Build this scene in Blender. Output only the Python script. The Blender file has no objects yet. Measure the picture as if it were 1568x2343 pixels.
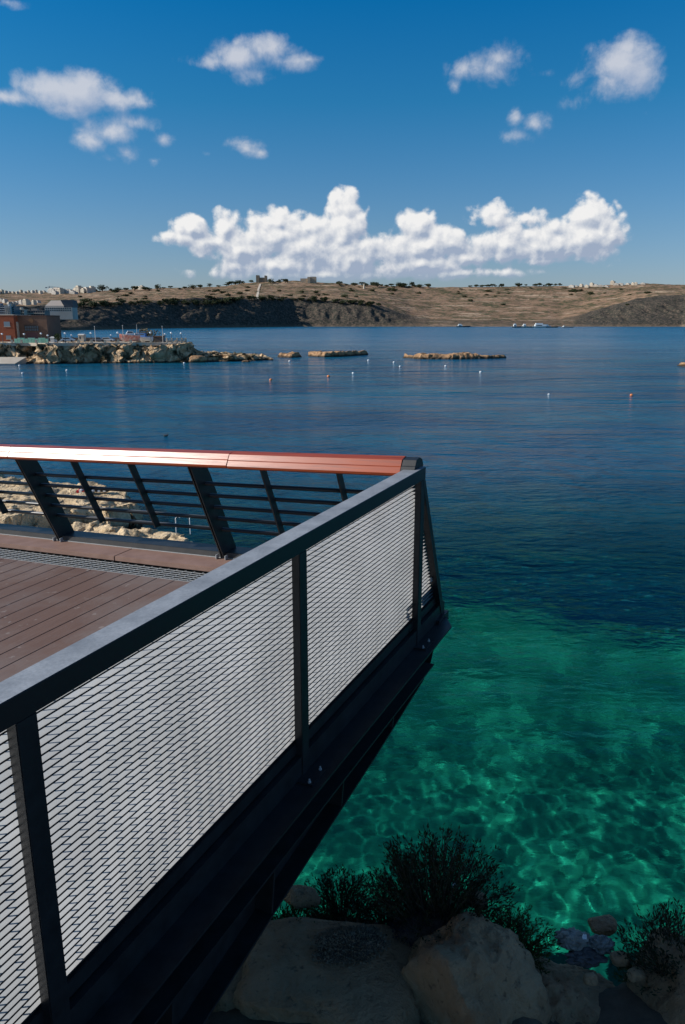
import bpy, bmesh, math, random
import numpy as np
from mathutils import Vector, Matrix
sc = bpy.context.scene
COL = sc.collection
R = math.radians
PI = math.pi

# ------------------------------------------------------------------ camera
F = 1700.0; CX, CY = 784.0, 1171.5; HOR = 735.0
TH = math.atan((CY - HOR) / F); CAMZ = 12.0
cam = bpy.data.cameras.new('camera')
camo = bpy.data.objects.new('camera', cam); COL.objects.link(camo); sc.camera = camo
cam.sensor_fit = 'VERTICAL'; cam.sensor_height = 36.0; cam.lens = F / 2343.0 * 36.0
cam.clip_start = 0.05; cam.clip_end = 30000
camo.location = (0, 0, CAMZ); camo.rotation_euler = (PI / 2 - TH, 0, 0)

SUN_AZ, SUN_EL = R(-95), R(30)      # azimuth from +Y towards +X

def ray(x, y):
    d = np.array([(x - CX) / F, 1.0, -(y - CY) / F]); c, s = math.cos(TH), math.sin(TH)
    return np.array([d[0], d[1] * c + d[2] * s, -d[1] * s + d[2] * c])
def at_z(x, y, z=0.0):
    r = ray(x, y); return r * ((z - CAMZ) / r[2]) + np.array([0, 0, CAMZ])
def at_y(x, y, Y):
    r = ray(x, y); return r * (Y / r[1]) + np.array([0, 0, CAMZ])
def azel(x, y):
    r = ray(x, y); return math.atan2(r[0], r[1]), math.atan2(r[2], math.hypot(r[0], r[1]))

# ------------------------------------------------------------------ world
class NT:
    def __init__(s, nt): s.nt = nt
    def n(s, t, **k):
        o = s.nt.nodes.new(t)
        for a, b in k.items():
            if a.startswith('i_'):
                o.inputs[a[2:].replace('_', ' ')].default_value = b
            else: setattr(o, a, b)
        return o
    def l(s, a, b): s.nt.links.new(a, b)
    def val(s, sock, v):
        if hasattr(v, 'is_linked') or isinstance(v, bpy.types.NodeSocket): s.l(v, sock)
        else: sock.default_value = v
    def m(s, op, a, b=0.0, c=None, clamp=False):
        o = s.n('ShaderNodeMath', operation=op, use_clamp=clamp); s.val(o.inputs[0], a)
        s.val(o.inputs[1], b)
        if c is not None: s.val(o.inputs[2], c)
        return o.outputs[0]
    def mix(s, f, a, b, blend='MIX'):
        o = s.n('ShaderNodeMix', data_type='RGBA', blend_type=blend)
        s.val(o.inputs[0], f); s.val(o.inputs[6], a); s.val(o.inputs[7], b); return o.outputs[2]
    def ramp(s, f, pts, interp='LINEAR'):
        o = s.n('ShaderNodeValToRGB'); cr = o.color_ramp; cr.interpolation = interp
        while len(cr.elements) < len(pts): cr.elements.new(0.5)
        for e, (p, c) in zip(cr.elements, pts):
            e.position = p; e.color = (c if len(c) == 4 else (*c, 1)) if not isinstance(c, (int, float)) else (c, c, c, 1)
        s.val(o.inputs[0], f); return o.outputs[0]
    def noise(s, vec, scale, det=4, rough=0.55, dist=0.0, dim='3D'):
        o = s.n('ShaderNodeTexNoise', noise_dimensions=dim); o.inputs['Scale'].default_value = scale
        o.inputs['Detail'].default_value = det; o.inputs['Roughness'].default_value = rough
        o.inputs['Distortion'].default_value = dist
        if vec is not None: s.l(vec, o.inputs['Vector'])
        return o.outputs['Fac']

# cloud puffs: x, y, rx, ry (photo pixels of a 1568 wide copy), weight
CLOUDS_HI = [(20, 222, 90, 22, .9), (110, 205, 75, 38, 1), (185, 212, 80, 44, 1), (270, 228, 75, 28, .85), (330, 236, 45, 20, .7), (165, 250, 60, 22, .6),
    (255, 300, 62, 32, .9), (310, 280, 55, 24, .75), (215, 325, 42, 24, .8), (290, 348, 45, 24, .62), (372, 320, 28, 18, .6), (352, 368, 22, 13, .5), (250, 362, 28, 16, .5),
    (560, 130, 75, 38, .9), (610, 115, 65, 42, .95), (655, 140, 60, 24, .8), (575, 168, 50, 24, .65), (500, 142, 50, 20, .65), (410, 135, 36, 20, .45), (705, 136, 40, 12, .55), (540, 100, 22, 24, .6),
    (560, 338, 44, 22, .7), (472, 352, 28, 16, .38), (595, 350, 20, 14, .5),
    (1120, 160, 78, 48, .8), (1145, 135, 45, 36, .75), (1060, 160, 30, 34, .75), (1045, 195, 24, 24, .6), (1120, 195, 70, 30, .5), (1230, 172, 40, 14, .36),
    (1425, 150, 80, 58, 1), (1465, 170, 62, 52, .9), (1395, 185, 70, 42, .8), (1340, 185, 50, 26, .55), (1350, 228, 65, 24, .42), (1430, 110, 42, 32, .85),
    (1180, 268, 24, 24, .75), (1222, 285, 34, 28, .75), (1190, 310, 48, 24, .62), (1495, 258, 36, 14, .3), (15, 5, 46, 16, .6)]
CLOUDS_LO = [(420, 545, 46, 24, .8), (440, 522, 36, 28, .9), (515, 522, 32, 38, .9), (480, 552, 54, 32, .8), (545, 570, 62, 42, .9), (530, 605, 42, 26, .7),
    (630, 545, 66, 52, 1), (640, 512, 32, 26, .9), (700, 565, 84, 54, 1), (715, 520, 30, 28, .9), (788, 520, 46, 58, 1), (790, 474, 30, 38, 1), (820, 496, 22, 26, .8),
    (660, 608, 100, 34, .9), (800, 590, 104, 52, 1), (900, 575, 68, 42, .9), (955, 525, 36, 42, 1), (975, 560, 70, 42, 1), (1035, 555, 50, 32, .9), (960, 605, 100, 30, .9),
    (1135, 495, 46, 34, .75), (1080, 512, 46, 16, .45), (1215, 500, 60, 26, .6), (1150, 560, 84, 40, .95), (1250, 565, 84, 34, .9), (1350, 550, 64, 50, .95), (1350, 492, 42, 40, .9),
    (1385, 535, 38, 48, .9), (1290, 520, 84, 30, .6), (1070, 590, 100, 22, .7), (1250, 597, 110, 14, .6), (730, 628, 210, 18, .8), (1020, 626, 190, 15, .72), (365, 553, 26, 9, .32)]

def cloud_group(name, blobs, nscale, namp, t0, t1, billow=False):
    grow_ = 2.02 if billow else 1.75
    g = bpy.data.node_groups.new(name, 'ShaderNodeTree')
    g.interface.new_socket('Vector', in_out='INPUT', socket_type='NodeSocketVector')
    g.interface.new_socket('Fac', in_out='OUTPUT', socket_type='NodeSocketFloat')
    g.interface.new_socket('Density', in_out='OUTPUT', socket_type='NodeSocketFloat')
    T = NT(g); gi = g.nodes.new('NodeGroupInput'); go = g.nodes.new('NodeGroupOutput')
    acc = None
    for (x, y, rx, ry, w) in blobs:
        a, e = azel(x, y); a2, _ = azel(x + rx, y); _, e2 = azel(x, y - ry)
        mp = T.n('ShaderNodeMapping', vector_type='TEXTURE')
        mp.inputs['Location'].default_value = (a, e, 0)
        mp.inputs['Scale'].default_value = (abs(a2 - a) * grow_, abs(e2 - e) * grow_ * (.92 if billow else 1), 1)
        T.l(gi.outputs[0], mp.inputs[0])
        gr = T.n('ShaderNodeTexGradient', gradient_type='SPHERICAL'); T.l(mp.outputs[0], gr.inputs[0])
        v = T.m('MULTIPLY', gr.outputs['Fac'], w)
        acc = v if acc is None else T.m('SMOOTH_MAX', acc, v, 0.12)
    n1 = T.noise(gi.outputs[0], nscale, 7, 0.62, 0.25)
    n2 = T.noise(gi.outputs[0], nscale * 3.1, 5, 0.6, 0.3)
    nn = T.m('ADD', T.m('MULTIPLY', T.m('SUBTRACT', n1, 0.5), namp), T.m('MULTIPLY', T.m('SUBTRACT', n2, 0.5), namp * 0.45))
    if billow:
        for k_, a_ in ((1.5, .34), (3.4, .22)):
            vo = T.n('ShaderNodeTexVoronoi', feature='SMOOTH_F1'); vo.inputs['Scale'].default_value = nscale * k_; vo.inputs['Smoothness'].default_value = .35
            wd = T.n('ShaderNodeVectorMath', operation='ADD'); sc2 = T.n('ShaderNodeVectorMath', operation='SCALE'); nz = T.n('ShaderNodeTexNoise'); nz.inputs['Scale'].default_value = nscale * 2; nz.inputs['Detail'].default_value = 3
            T.l(gi.outputs[0], nz.inputs[0]); T.l(nz.outputs['Color'], sc2.inputs[0]); sc2.inputs['Scale'].default_value = .35 / (nscale * k_) ; T.l(gi.outputs[0], wd.inputs[0]); T.l(sc2.outputs[0], wd.inputs[1]); T.l(wd.outputs[0], vo.inputs['Vector'])
            nn = T.m('ADD', nn, T.m('MULTIPLY', T.m('SUBTRACT', .46, vo.outputs['Distance']), a_))
    gate = T.m('MULTIPLY', acc, 4.0, clamp=True)
    d = T.m('ADD', acc, T.m('MULTIPLY', nn, gate))
    mr = T.n('ShaderNodeMapRange', interpolation_type='SMOOTHSTEP'); T.l(d, mr.inputs[0])
    mr.inputs[1].default_value = t0; mr.inputs[2].default_value = t1
    T.l(mr.outputs[0], go.inputs[0]); T.l(d, go.inputs[1])
    return g

world = bpy.data.worlds.new('World'); sc.world = world; world.use_nodes = True
wt = world.node_tree; wt.nodes.clear(); W = NT(wt)
sky = W.n('ShaderNodeTexSky', sky_type='NISHITA', sun_disc=False, sun_elevation=SUN_EL, sun_rotation=SUN_AZ)
sky.air_density = 1.0; sky.dust_density = 0.6; sky.ozone_density = 2.5
tc = W.n('ShaderNodeTexCoord'); sep = W.n('ShaderNodeSeparateXYZ'); W.l(tc.outputs['Generated'], sep.inputs[0])
el = W.m('ARCSINE', sep.outputs[2]); az = W.m('ARCTAN2', sep.outputs[0], sep.outputs[1])
tint = W.ramp(W.m('DIVIDE', el, 0.6, clamp=True), [(0.0, (.74, .76, 1.02)), (.18, (.50, .73, .96)), (.42, (.14, .70, 1.0)), (.60, (.02, .66, 1.08)), (.72, (.30, .75, 1.0)), (1.0, (.62, .85, 1.0))])
skyc = W.mix(1.0, sky.outputs[0], tint, 'MULTIPLY')
comb = W.n('ShaderNodeCombineXYZ'); W.l(az, comb.inputs[0]); W.l(el, comb.inputs[1])
g1 = cloud_group('cloud_wisps', CLOUDS_HI, 14.0, 1.45, .20, .88)
g2 = cloud_group('cloud_bank', CLOUDS_LO, 24.0, .72, .24, .50, True)
def use(g, off):
    o = W.n('ShaderNodeVectorMath', operation='ADD'); W.l(comb.outputs[0], o.inputs[0]); o.inputs[1].default_value = off
    q = W.n('ShaderNodeGroup'); q.node_tree = g; W.l(o.outputs[0], q.inputs[0]); return q.outputs
a1 = use(g1, (0, 0, 0)); a1s = use(g1, (-.010, .014, 0))
a2 = use(g2, (0, 0, 0)); a2s = use(g2, (-.0045, .0060, 0))
K = 10.0  # world strength is 0.1
def c10(c): return tuple(K * v for v in c) + (1,)
lit1 = W.m('ADD', .45, W.m('MULTIPLY', W.m('SUBTRACT', a1[1], a1s[1]), 1.3), clamp=True)
cc1 = W.mix(lit1, c10((.34, .42, .58)), c10((.68, .69, .74)))
lowel = W.m('DIVIDE', W.m('SUBTRACT', el, 0.055), 0.07, clamp=True)
lit2 = W.m('ADD', W.m('MULTIPLY', W.m('SUBTRACT', a2[1], a2s[1]), 2.3), W.m('ADD', .16, W.m('MULTIPLY', lowel, .55)), clamp=True)
cc2 = W.mix(lit2, c10((.34, .41, .54)), c10((.90, .89, .88)))
lp = W.m('MULTIPLY', a2[0], W.m('ADD', .25, W.m('MULTIPLY', .75, W.m('DIVIDE', W.m('SUBTRACT', el, 0.042), 0.02, clamp=True))))
c = W.mix(W.m('MULTIPLY', a1[0], .80), skyc, cc1)
c = W.mix(W.m('MULTIPLY', lp, .97), c, cc2)
bg = W.n('ShaderNodeBackground'); bg.inputs[1].default_value = 0.1; W.l(c, bg.inputs[0])
world.cycles.sampling_method = 'MANUAL'; world.cycles.sample_map_resolution = 128
wo = W.n('ShaderNodeOutputWorld'); W.l(bg.outputs[0], wo.inputs[0])

# ------------------------------------------------------------------ sun, exposure
sl = bpy.data.lights.new('sun', 'SUN'); sl.energy = 5.0; sl.angle = R(0.53); sl.color = (1.0, .94, .86)
so = bpy.data.objects.new('sun', sl); COL.objects.link(so)
sd = Vector((math.sin(SUN_AZ) * math.cos(SUN_EL), math.cos(SUN_AZ) * math.cos(SUN_EL), math.sin(SUN_EL)))
so.rotation_euler = sd.to_track_quat('Z', 'Y').to_euler(); so.location = (0, 0, 60)
sl.cycles.is_caustics_light = True
sc.view_settings.view_transform = 'Standard'; sc.view_settings.look = 'None'
sc.view_settings.exposure = 0.0; sc.view_settings.gamma = 1.0

# ------------------------------------------------------------------ helpers
rnd = random.Random(7)
_rs = np.random.RandomState(3)
_P = np.concatenate([_rs.permutation(256)] * 2); _G = _rs.rand(256) * 2 - 1
def vnoise(x, y, z=0.0):
    x, y, z = np.broadcast_arrays(np.asarray(x, float), np.asarray(y, float), np.asarray(z, float))
    xi, yi, zi = [np.floor(q).astype(int) for q in (x, y, z)]
    fx, fy, fz = x - xi, y - yi, z - zi
    fx, fy, fz = [q * q * q * (q * (q * 6 - 15) + 10) for q in (fx, fy, fz)]
    def h(i, j, k): return _G[_P[(_P[(_P[i & 255] + j) & 255] + k) & 255]]
    def L(a, b, t): return a + (b - a) * t
    return L(L(L(h(xi, yi, zi), h(xi+1, yi, zi), fx), L(h(xi, yi+1, zi), h(xi+1, yi+1, zi), fx), fy),
             L(L(h(xi, yi, zi+1), h(xi+1, yi, zi+1), fx), L(h(xi, yi+1, zi+1), h(xi+1, yi+1, zi+1), fx), fy), fz)
def fbm(x, y, z=0.0, o=5, g=.5):
    s = 0; a = 1.0; t = 0
    for i in range(o):
        s = s + a * vnoise(np.asarray(x) * 2 ** i + 17.3 * i, np.asarray(y) * 2 ** i + 5.1 * i, np.asarray(z) * 2 ** i + 9.7 * i); t += a; a *= g
    return s / t
def sstep(x): x = np.clip(x, 0, 1); return x * x * (3 - 2 * x)

class MB:
    """collects boxes, tubes and quads into one mesh"""
    def __init__(s): s.v = []; s.f = []; s.mi = []; s.cur = 0; s.sm = False; s.smf = []
    def add(s, vs, fs):
        b = len(s.v); s.v.extend([tuple(float(q) for q in p) for p in vs])
        for f in fs: s.f.append(tuple(b + i for i in f)); s.mi.append(s.cur); s.smf.append(s.sm)
    def hexa(s, p):   # 8 corners, bottom ring then top ring
        s.add(p, [(0, 3, 2, 1), (4, 5, 6, 7), (0, 1, 5, 4), (1, 2, 6, 5), (2, 3, 7, 6), (3, 0, 4, 7)])
    def box(s, x0, x1, y0, y1, z0, z1, M=None, bev=0.0):
        if bev > 0:
            bm = bmesh.new(); bmesh.ops.create_cube(bm, size=1.0)
            for v in bm.verts: v.co = Vector(((x0+x1)/2 + v.co.x*(x1-x0), (y0+y1)/2 + v.co.y*(y1-y0), (z0+z1)/2 + v.co.z*(z1-z0)))
            bmesh.ops.bevel(bm, geom=bm.edges[:], offset=bev, segments=2, affect='EDGES')
            vs = [v.co.copy() for v in bm.verts]
            if M: vs = [M(*v) for v in vs]
            s.add(vs, [tuple(v.index for v in f.verts) for f in bm.faces]); bm.free(); return
        p = [(x0, y0, z0), (x1, y0, z0), (x1, y1, z0), (x0, y1, z0), (x0, y0, z1), (x1, y0, z1), (x1, y1, z1), (x0, y1, z1)]
        if M: p = [M(*q) for q in p]
        s.hexa(p)
    def tube(s, pts, rad, n=6, cap=True):
        pts = [Vector(p) for p in pts]; rings = []
        if not hasattr(rad, '__len__'): rad = [rad] * len(pts)
        up = None
        for i, p in enumerate(pts):
            t = (pts[min(i+1, len(pts)-1)] - pts[max(i-1, 0)]).normalized()
            if up is None or abs(up.dot(t)) > .95: up = Vector((0, 0, 1)) if abs(t.z) < .9 else Vector((1, 0, 0))
            a = t.cross(up).normalized(); b = a.cross(t); up = b
            rings.append([p + (a * math.cos(2*PI*k/n) + b * math.sin(2*PI*k/n)) * rad[i] for k in range(n)])
        vs = [q for r in rings for q in r]; fs = []
        for i in range(len(pts)-1):
            for k in range(n):
                k2 = (k+1) % n; fs.append((i*n+k, i*n+k2, (i+1)*n+k2, (i+1)*n+k))
        if cap: fs.append(tuple(range(n-1, -1, -1))); fs.append(tuple((len(pts)-1)*n + k for k in range(n)))
        s.add(vs, fs)
    def prism(s, poly, a, b, M):
        """poly of (p,q); extruded from a to b; M(p,q,t)"""
        n = len(poly); vs = [M(p, q, a) for p, q in poly] + [M(p, q, b) for p, q in poly]
        fs = [tuple(range(n-1, -1, -1)), tuple(range(n, 2*n))] + [(i, (i+1) % n, n+(i+1) % n, n+i) for i in range(n)]
        s.add(vs, fs)
    def lathe(s, prof, n=12, c=(0, 0, 0)):
        vs = []; fs = []
        for r, z in prof:
            for k in range(n): vs.append((c[0] + r*math.cos(2*PI*k/n), c[1] + r*math.sin(2*PI*k/n), c[2] + z))
        for i in range(len(prof)-1):
            for k in range(n): fs.append((i*n+k, i*n+(k+1) % n, (i+1)*n+(k+1) % n, (i+1)*n+k))
        fs.append(tuple(range(n-1, -1, -1))); fs.append(tuple((len(prof)-1)*n + k for k in range(n)))
        s.add(vs, fs)
    def build(s, name, mats, parent=None, smooth=None):
        me = bpy.data.meshes.new(name); org = parent_origin(parent) if parent else None
        vs = s.v
        if org is not None: vs = [(a-org[0], b-org[1], c-org[2]) for a, b, c in vs]
        me.from_pydata(vs, [], s.f)
        if not isinstance(mats, (list, tuple)): mats = [mats]
        for m in mats: me.materials.append(m)
        me.polygons.foreach_set('material_index', s.mi)
        me.polygons.foreach_set('use_smooth', [smooth] * len(s.f) if smooth is not None else s.smf)
        bm = bmesh.new(); bm.from_mesh(me); bmesh.ops.recalc_face_normals(bm, faces=bm.faces); bm.to_mesh(me); bm.free()
        o = bpy.data.objects.new(name, me); COL.objects.link(o)
        if parent: o.parent = parent
        return o
ORG = {}
def parent_origin(p):
    v = Vector((0, 0, 0)); q = p
    while q is not None: v += q.location; q = q.parent
    return v
def tag(o, label=None, cat=None, group=None, kind=None):
    if label: o['label'] = label
    if cat: o['category'] = cat
    if group: o['group'] = group
    if kind: o['kind'] = kind
    return o
def empty(name, loc, label, cat, group=None, kind=None):
    o = bpy.data.objects.new(name, None); COL.objects.link(o); o.location = loc; o.empty_display_size = .1
    return tag(o, label, cat, group, kind)
def children_of(o): return [c for c in KIDS.get(o.name, [])]
KIDS = {}
def copy_tree(o, loc, rz=None, sc_=None, label=None, parent=None):
    c = o.copy(); COL.objects.link(c); c.parent = parent
    if loc is not None: c.location = loc
    if rz is not None: c.rotation_euler = (0, 0, rz)
    if sc_ is not None: c.scale = sc_ if hasattr(sc_, '__len__') else (sc_,) * 3
    if label: c['label'] = label
    for ch in list(o.children): copy_tree(ch, None, parent=c)
    return c
def np_mesh(name, V, Fq, mats, smooth=True, parent=None, mi=None):
    me = bpy.data.meshes.new(name); V = np.asarray(V, float); Fq = np.asarray(Fq)
    me.vertices.add(len(V)); me.vertices.foreach_set('co', V.ravel())
    k = Fq.shape[1]; me.loops.add(Fq.size); me.polygons.add(len(Fq))
    me.loops.foreach_set('vertex_index', Fq.ravel()); me.polygons.foreach_set('loop_start', np.arange(0, Fq.size, k))
    me.polygons.foreach_set('loop_total', np.full(len(Fq), k))
    if not isinstance(mats, (list, tuple)): mats = [mats]
    for m in mats: me.materials.append(m)
    if mi is not None: me.polygons.foreach_set('material_index', mi)
    me.update(calc_edges=True); me.polygons.foreach_set('use_smooth', [smooth] * len(Fq)); me.validate()
    o = bpy.data.objects.new(name, me); COL.objects.link(o)
    if parent: o.parent = parent
    return o
def grid_faces(nr, nc):
    i = np.arange(nr * nc).reshape(nr, nc)
    return np.stack([i[:-1, :-1], i[:-1, 1:], i[1:, 1:], i[1:, :-1]], -1).reshape(-1, 4)

# ------------------------------------------------------------------ materials
MATS = {}
def mat(name, base=(.5, .5, .5), rough=.6, metal=0.0, spec=.5, var=None, vscale=4.0, bump=0.0, bscale=20.0, coat=0.0, build=None, det=5):
    m = bpy.data.materials.new(name); m.use_nodes = True; nt = m.node_tree; T = NT(nt)
    p = nt.nodes['Principled BSDF']; p.inputs['Base Color'].default_value = (*base, 1)
    p.inputs['Roughness'].default_value = rough; p.inputs['Metallic'].default_value = metal
    p.inputs['Specular IOR Level'].default_value = spec; p.inputs['Coat Weight'].default_value = coat
    tcn = T.n('ShaderNodeTexCoord'); geo = T.n('ShaderNodeNewGeometry'); pos = geo.outputs['Position']
    if var:
        f = T.noise(pos, vscale, det, .6)
        T.l(T.ramp(f, [(.3, base), (.7, var)]), p.inputs['Base Color'])
    if bump:
        b = T.n('ShaderNodeBump'); b.inputs['Strength'].default_value = 1.0; b.inputs['Distance'].default_value = bump
        T.l(T.noise(pos, bscale, 5, .6), b.inputs['Height']); T.l(b.outputs[0], p.inputs['Normal'])
    if build: build(T, p, pos, geo)
    MATS[name] = m; return m

def pale_top(T, p, pos, geo):       # upward faces of the outdoor steel are mixed towards pale grey
    s = T.n('ShaderNodeSeparateXYZ'); T.l(geo.outputs['Normal'], s.inputs[0])
    up = T.m('MULTIPLY', T.m('SUBTRACT', s.outputs[2], .75), 5.0, clamp=True)
    n = T.ramp(T.noise(pos, 6, 6, .65), [(.3, .55), (.7, 1.0)])
    fine = T.ramp(T.noise(pos, 90, 4, .6), [(.35, .8), (.65, 1.0)])
    f = T.m('MULTIPLY', T.m('MULTIPLY', up, n), fine)
    T.l(T.mix(f, (.012, .014, .017, 1), (.33, .355, .39, 1)), p.inputs['Base Color'])
    T.l(T.m('ADD', .38, T.m('MULTIPLY', f, .3)), p.inputs['Roughness'])
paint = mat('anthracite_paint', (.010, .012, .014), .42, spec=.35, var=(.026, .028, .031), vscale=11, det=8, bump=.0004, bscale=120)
painttop = mat('pale_top_paint', (.012, .014, .017), .45, spec=.5, build=pale_top, bump=.0005, bscale=60)
louvre = mat('pale_louvre', (.37, .38, .385), .5, spec=.4, var=(.50, .51, .52), vscale=3.2, det=8)
galv = mat('galvanised_steel', (.34, .36, .37), .5, metal=.2, var=(.46, .46, .46), vscale=30)
def deckf(T, p, pos, geo):
    o = T.n('ShaderNodeTexCoord'); mp = T.n('ShaderNodeMapping'); T.l(pos, mp.inputs[0])
    mp.inputs['Rotation'].default_value = (0, 0, R(-64.4)); 
    mp2 = T.n('ShaderNodeMapping'); T.l(mp.outputs[0], mp2.inputs[0]); mp2.inputs['Scale'].default_value = (1, 1, 1)
    mp.vector_type = 'TEXTURE'
    mp.inputs['Rotation'].default_value = (0, 0, R(64.4))
    mp2.inputs['Scale'].default_value = (1.5, 40, 1)
    n = T.noise(mp2.outputs[0], 3, 5, .6); n2 = T.noise(pos, 1.6, 6, .65)
    c1 = T.ramp(n, [(.3, (.12, .068, .050)), (.7, (.175, .108, .083))])
    c2 = T.mix(T.ramp(n2, [(.42, 0.0), (.66, .7)]), c1, (.21, .175, .16, 1))
    rn = T.n('ShaderNodeNewGeometry'); c3 = T.mix(T.m('MULTIPLY', rn.outputs['Random Per Island'], .5), c2, (.12, .07, .055, 1))
    sp = T.ramp(T.noise(pos, 14, 3, .5), [(.66, 0.0), (.71, .5)])
    T.l(T.mix(sp, c3, (.3, .26, .24, 1)), p.inputs['Base Color'])
    b = T.n('ShaderNodeBump'); b.inputs['Distance'].default_value = .0012; T.l(n, b.inputs['Height']); T.l(b.outputs[0], p.inputs['Normal'])
deckm = mat('composite_board', rough=.62, spec=.35, build=deckf)
kerbm = mat('kerb_board', (.20, .115, .085), .6, var=(.27, .165, .13), vscale=7, bump=.0008, bscale=60)
def woodf(T, p, pos, geo):
    mp = T.n('ShaderNodeMapping', vector_type='TEXTURE'); T.l(pos, mp.inputs[0]); mp.inputs['Rotation'].default_value = (0, R(3), R(153.5))
    mp2 = T.n('ShaderNodeMapping'); T.l(mp.outputs[0], mp2.inputs[0]); mp2.inputs['Scale'].default_value = (1.2, 30, 30)
    n = T.noise(mp2.outputs[0], 2.2, 6, .65, .5)
    T.l(T.ramp(n, [(.25, (.12, .016, .004)), (.5, (.30, .046, .010)), (.75, (.38, .075, .018))]), p.inputs['Base Color'])
    T.l(T.ramp(n, [(.3, .44), (.7, .30)]), p.inputs['Roughness'])
    b = T.n('ShaderNodeBump'); b.inputs['Distance'].default_value = .0009; T.l(n, b.inputs['Height']); T.l(b.outputs[0], p.inputs['Normal'])
wood = mat('varnished_hardwood', rough=.25, spec=.45, coat=.18, build=woodf)
MATS['varnished_hardwood'].node_tree.nodes['Principled BSDF'].inputs['Coat Roughness'].default_value = .28

def rockf(c0, c1, dark, tide=None, sc_=1.0, bumpd=.05, strata=0.0, grow=None):
    def f(T, p, pos, geo):
        n = T.noise(pos, .9*sc_, 7, .65, .3); n2 = T.noise(pos, 4.5*sc_, 5, .6)
        c = T.ramp(n, [(.32, c0), (.6, c1)]); pits = T.ramp(n2, [(.30, 1.0), (.42, 0.0)])
        c = T.mix(T.m('MULTIPLY', pits, .75), c, (*dark, 1))
        if strata:
            mp = T.n('ShaderNodeMapping'); T.l(pos, mp.inputs[0]); mp.inputs['Scale'].default_value = (.15, .15, strata)
            s = T.ramp(T.noise(mp.outputs[0], 1, 4, .5), [(.45, 0.0), (.6, .5)]); c = T.mix(s, c, (*[q*.55 for q in c0], 1))
        if grow:
            g = T.ramp(T.noise(pos, .35*sc_, 5, .6), [(.5, 0.0), (.58, .9)]); c = T.mix(g, c, (*grow, 1))
        if tide is not None:
            s = T.n('ShaderNodeSeparateXYZ'); T.l(pos, s.inputs[0])
            z = T.m('ADD', s.outputs[2], T.m('MULTIPLY', T.m('SUBTRACT', n, .5), tide*1.5))
            t = T.m('SUBTRACT', 1.0, T.m('DIVIDE', z, tide), clamp=True)
            c = T.mix(T.m('MULTIPLY', t, 1.6, clamp=True), c, (.055, .035, .018, 1))
        T.l(c, p.inputs['Base Color'])
        b = T.n('ShaderNodeBump'); b.inputs['Distance'].default_value = bumpd
        T.l(T.m('ADD', n, T.m('MULTIPLY', n2, .5)), b.inputs['Height']); T.l(b.outputs[0], p.inputs['Normal'])
    return f
shelfrock = mat('pale_shore_rock', rough=.85, build=rockf((.46, .32, .17), (.70, .53, .33), (.09, .05, .025), tide=.6, sc_=1.3, bumpd=.25))
cliffrock = mat('cliff_limestone', rough=.9, build=rockf((.50, .31, .16), (.78, .56, .34), (.07, .04, .025), tide=.7, sc_=.8, bumpd=.9, grow=(.05, .05, .022)))
isletrock = mat('reef_rock', rough=.85, build=rockf((.26, .13, .055), (.52, .31, .16), (.045, .025, .015), tide=.8, sc_=.9, bumpd=.5))
boulderm = mat('boulder_sandstone', rough=.9, build=rockf((.27, .155, .08), (.40, .255, .145), (.10, .065, .04), sc_=3.8, bumpd=.09))
soil = mat('dry_soil', (.07, .05, .035), .95, var=(.13, .10, .07), vscale=6, bump=.02, bscale=18)
def stonef(T, p, pos, geo):
    pass
def foliage(name, a, b, sc_=3.0):
    def f(T, p, pos, geo):
        r = T.n('ShaderNodeNewGeometry').outputs['Random Per Island']
        T.l(T.mix(T.m('ADD', T.m('MULTIPLY', r, .6), T.m('MULTIPLY', T.noise(pos, sc_, 3), .5), clamp=True), (*a, 1), (*b, 1)), p.inputs['Base Color'])
    return mat(name, rough=.7, spec=.2, build=f)
leaf_dark = foliage('dark_scrub_leaf', (.012, .018, .008), (.035, .045, .018))
leaf_green = foliage('green_scrub_leaf', (.015, .035, .008), (.05, .08, .02))
leaf_olive = foliage('hillside_leaf', (.030, .042, .016), (.075, .085, .035), .1)
leaf_dry = foliage('dry_grass', (.14, .11, .075), (.32, .26, .19))
leaf_char = foliage('charcoal_cushion', (.02, .022, .028), (.06, .062, .075))
twig = mat('twig', (.06, .045, .035), .9, var=(.12, .09, .07), vscale=8)

# ------------------------------------------------------------------ sea
FX0, FX1, FY0, FY1 = -13.0, 17.0, 7.0, 40.0
def grow(a, s0, g, lim):
    r = [a]; s = s0
    while abs(r[-1]) < lim: s *= g; r.append(r[-1] + s)
    return r
st = 0.085
xs = np.arange(FX0, FX1 + 1e-6, st); ys = np.arange(FY0, FY1 + 1e-6, st)
xs = np.array([-q for q in grow(-xs[0], st, 1.22, 6500)[1:]][::-1] + list(xs) + grow(xs[-1], st, 1.22, 6500)[1:])
ys = np.array([-30, -10, 0, 4, 6] + list(ys) + grow(ys[-1], st, 1.22, 9000)[1:])
X, Y = np.meshgrid(xs, ys)
rw = random.Random(11); Z = np.zeros_like(X)
for i in range(46):
    L = rw.uniform(.26, 1.15); a = rw.gauss(PI / 2 + .5, .9); ph = rw.uniform(0, 6.28)
    Z += .00092 * L * np.sin(2*PI/L * (X*math.cos(a) + Y*math.sin(a)) + ph + .8*np.sin(X*.31+i)+ .6*np.sin(Y*.27+2*i))
edge = sstep((X-FX0)/3) * sstep((FX1-X)/3) * sstep((Y-FY0+1)/2) * sstep((FY1-Y)/4)
Z *= edge
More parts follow.
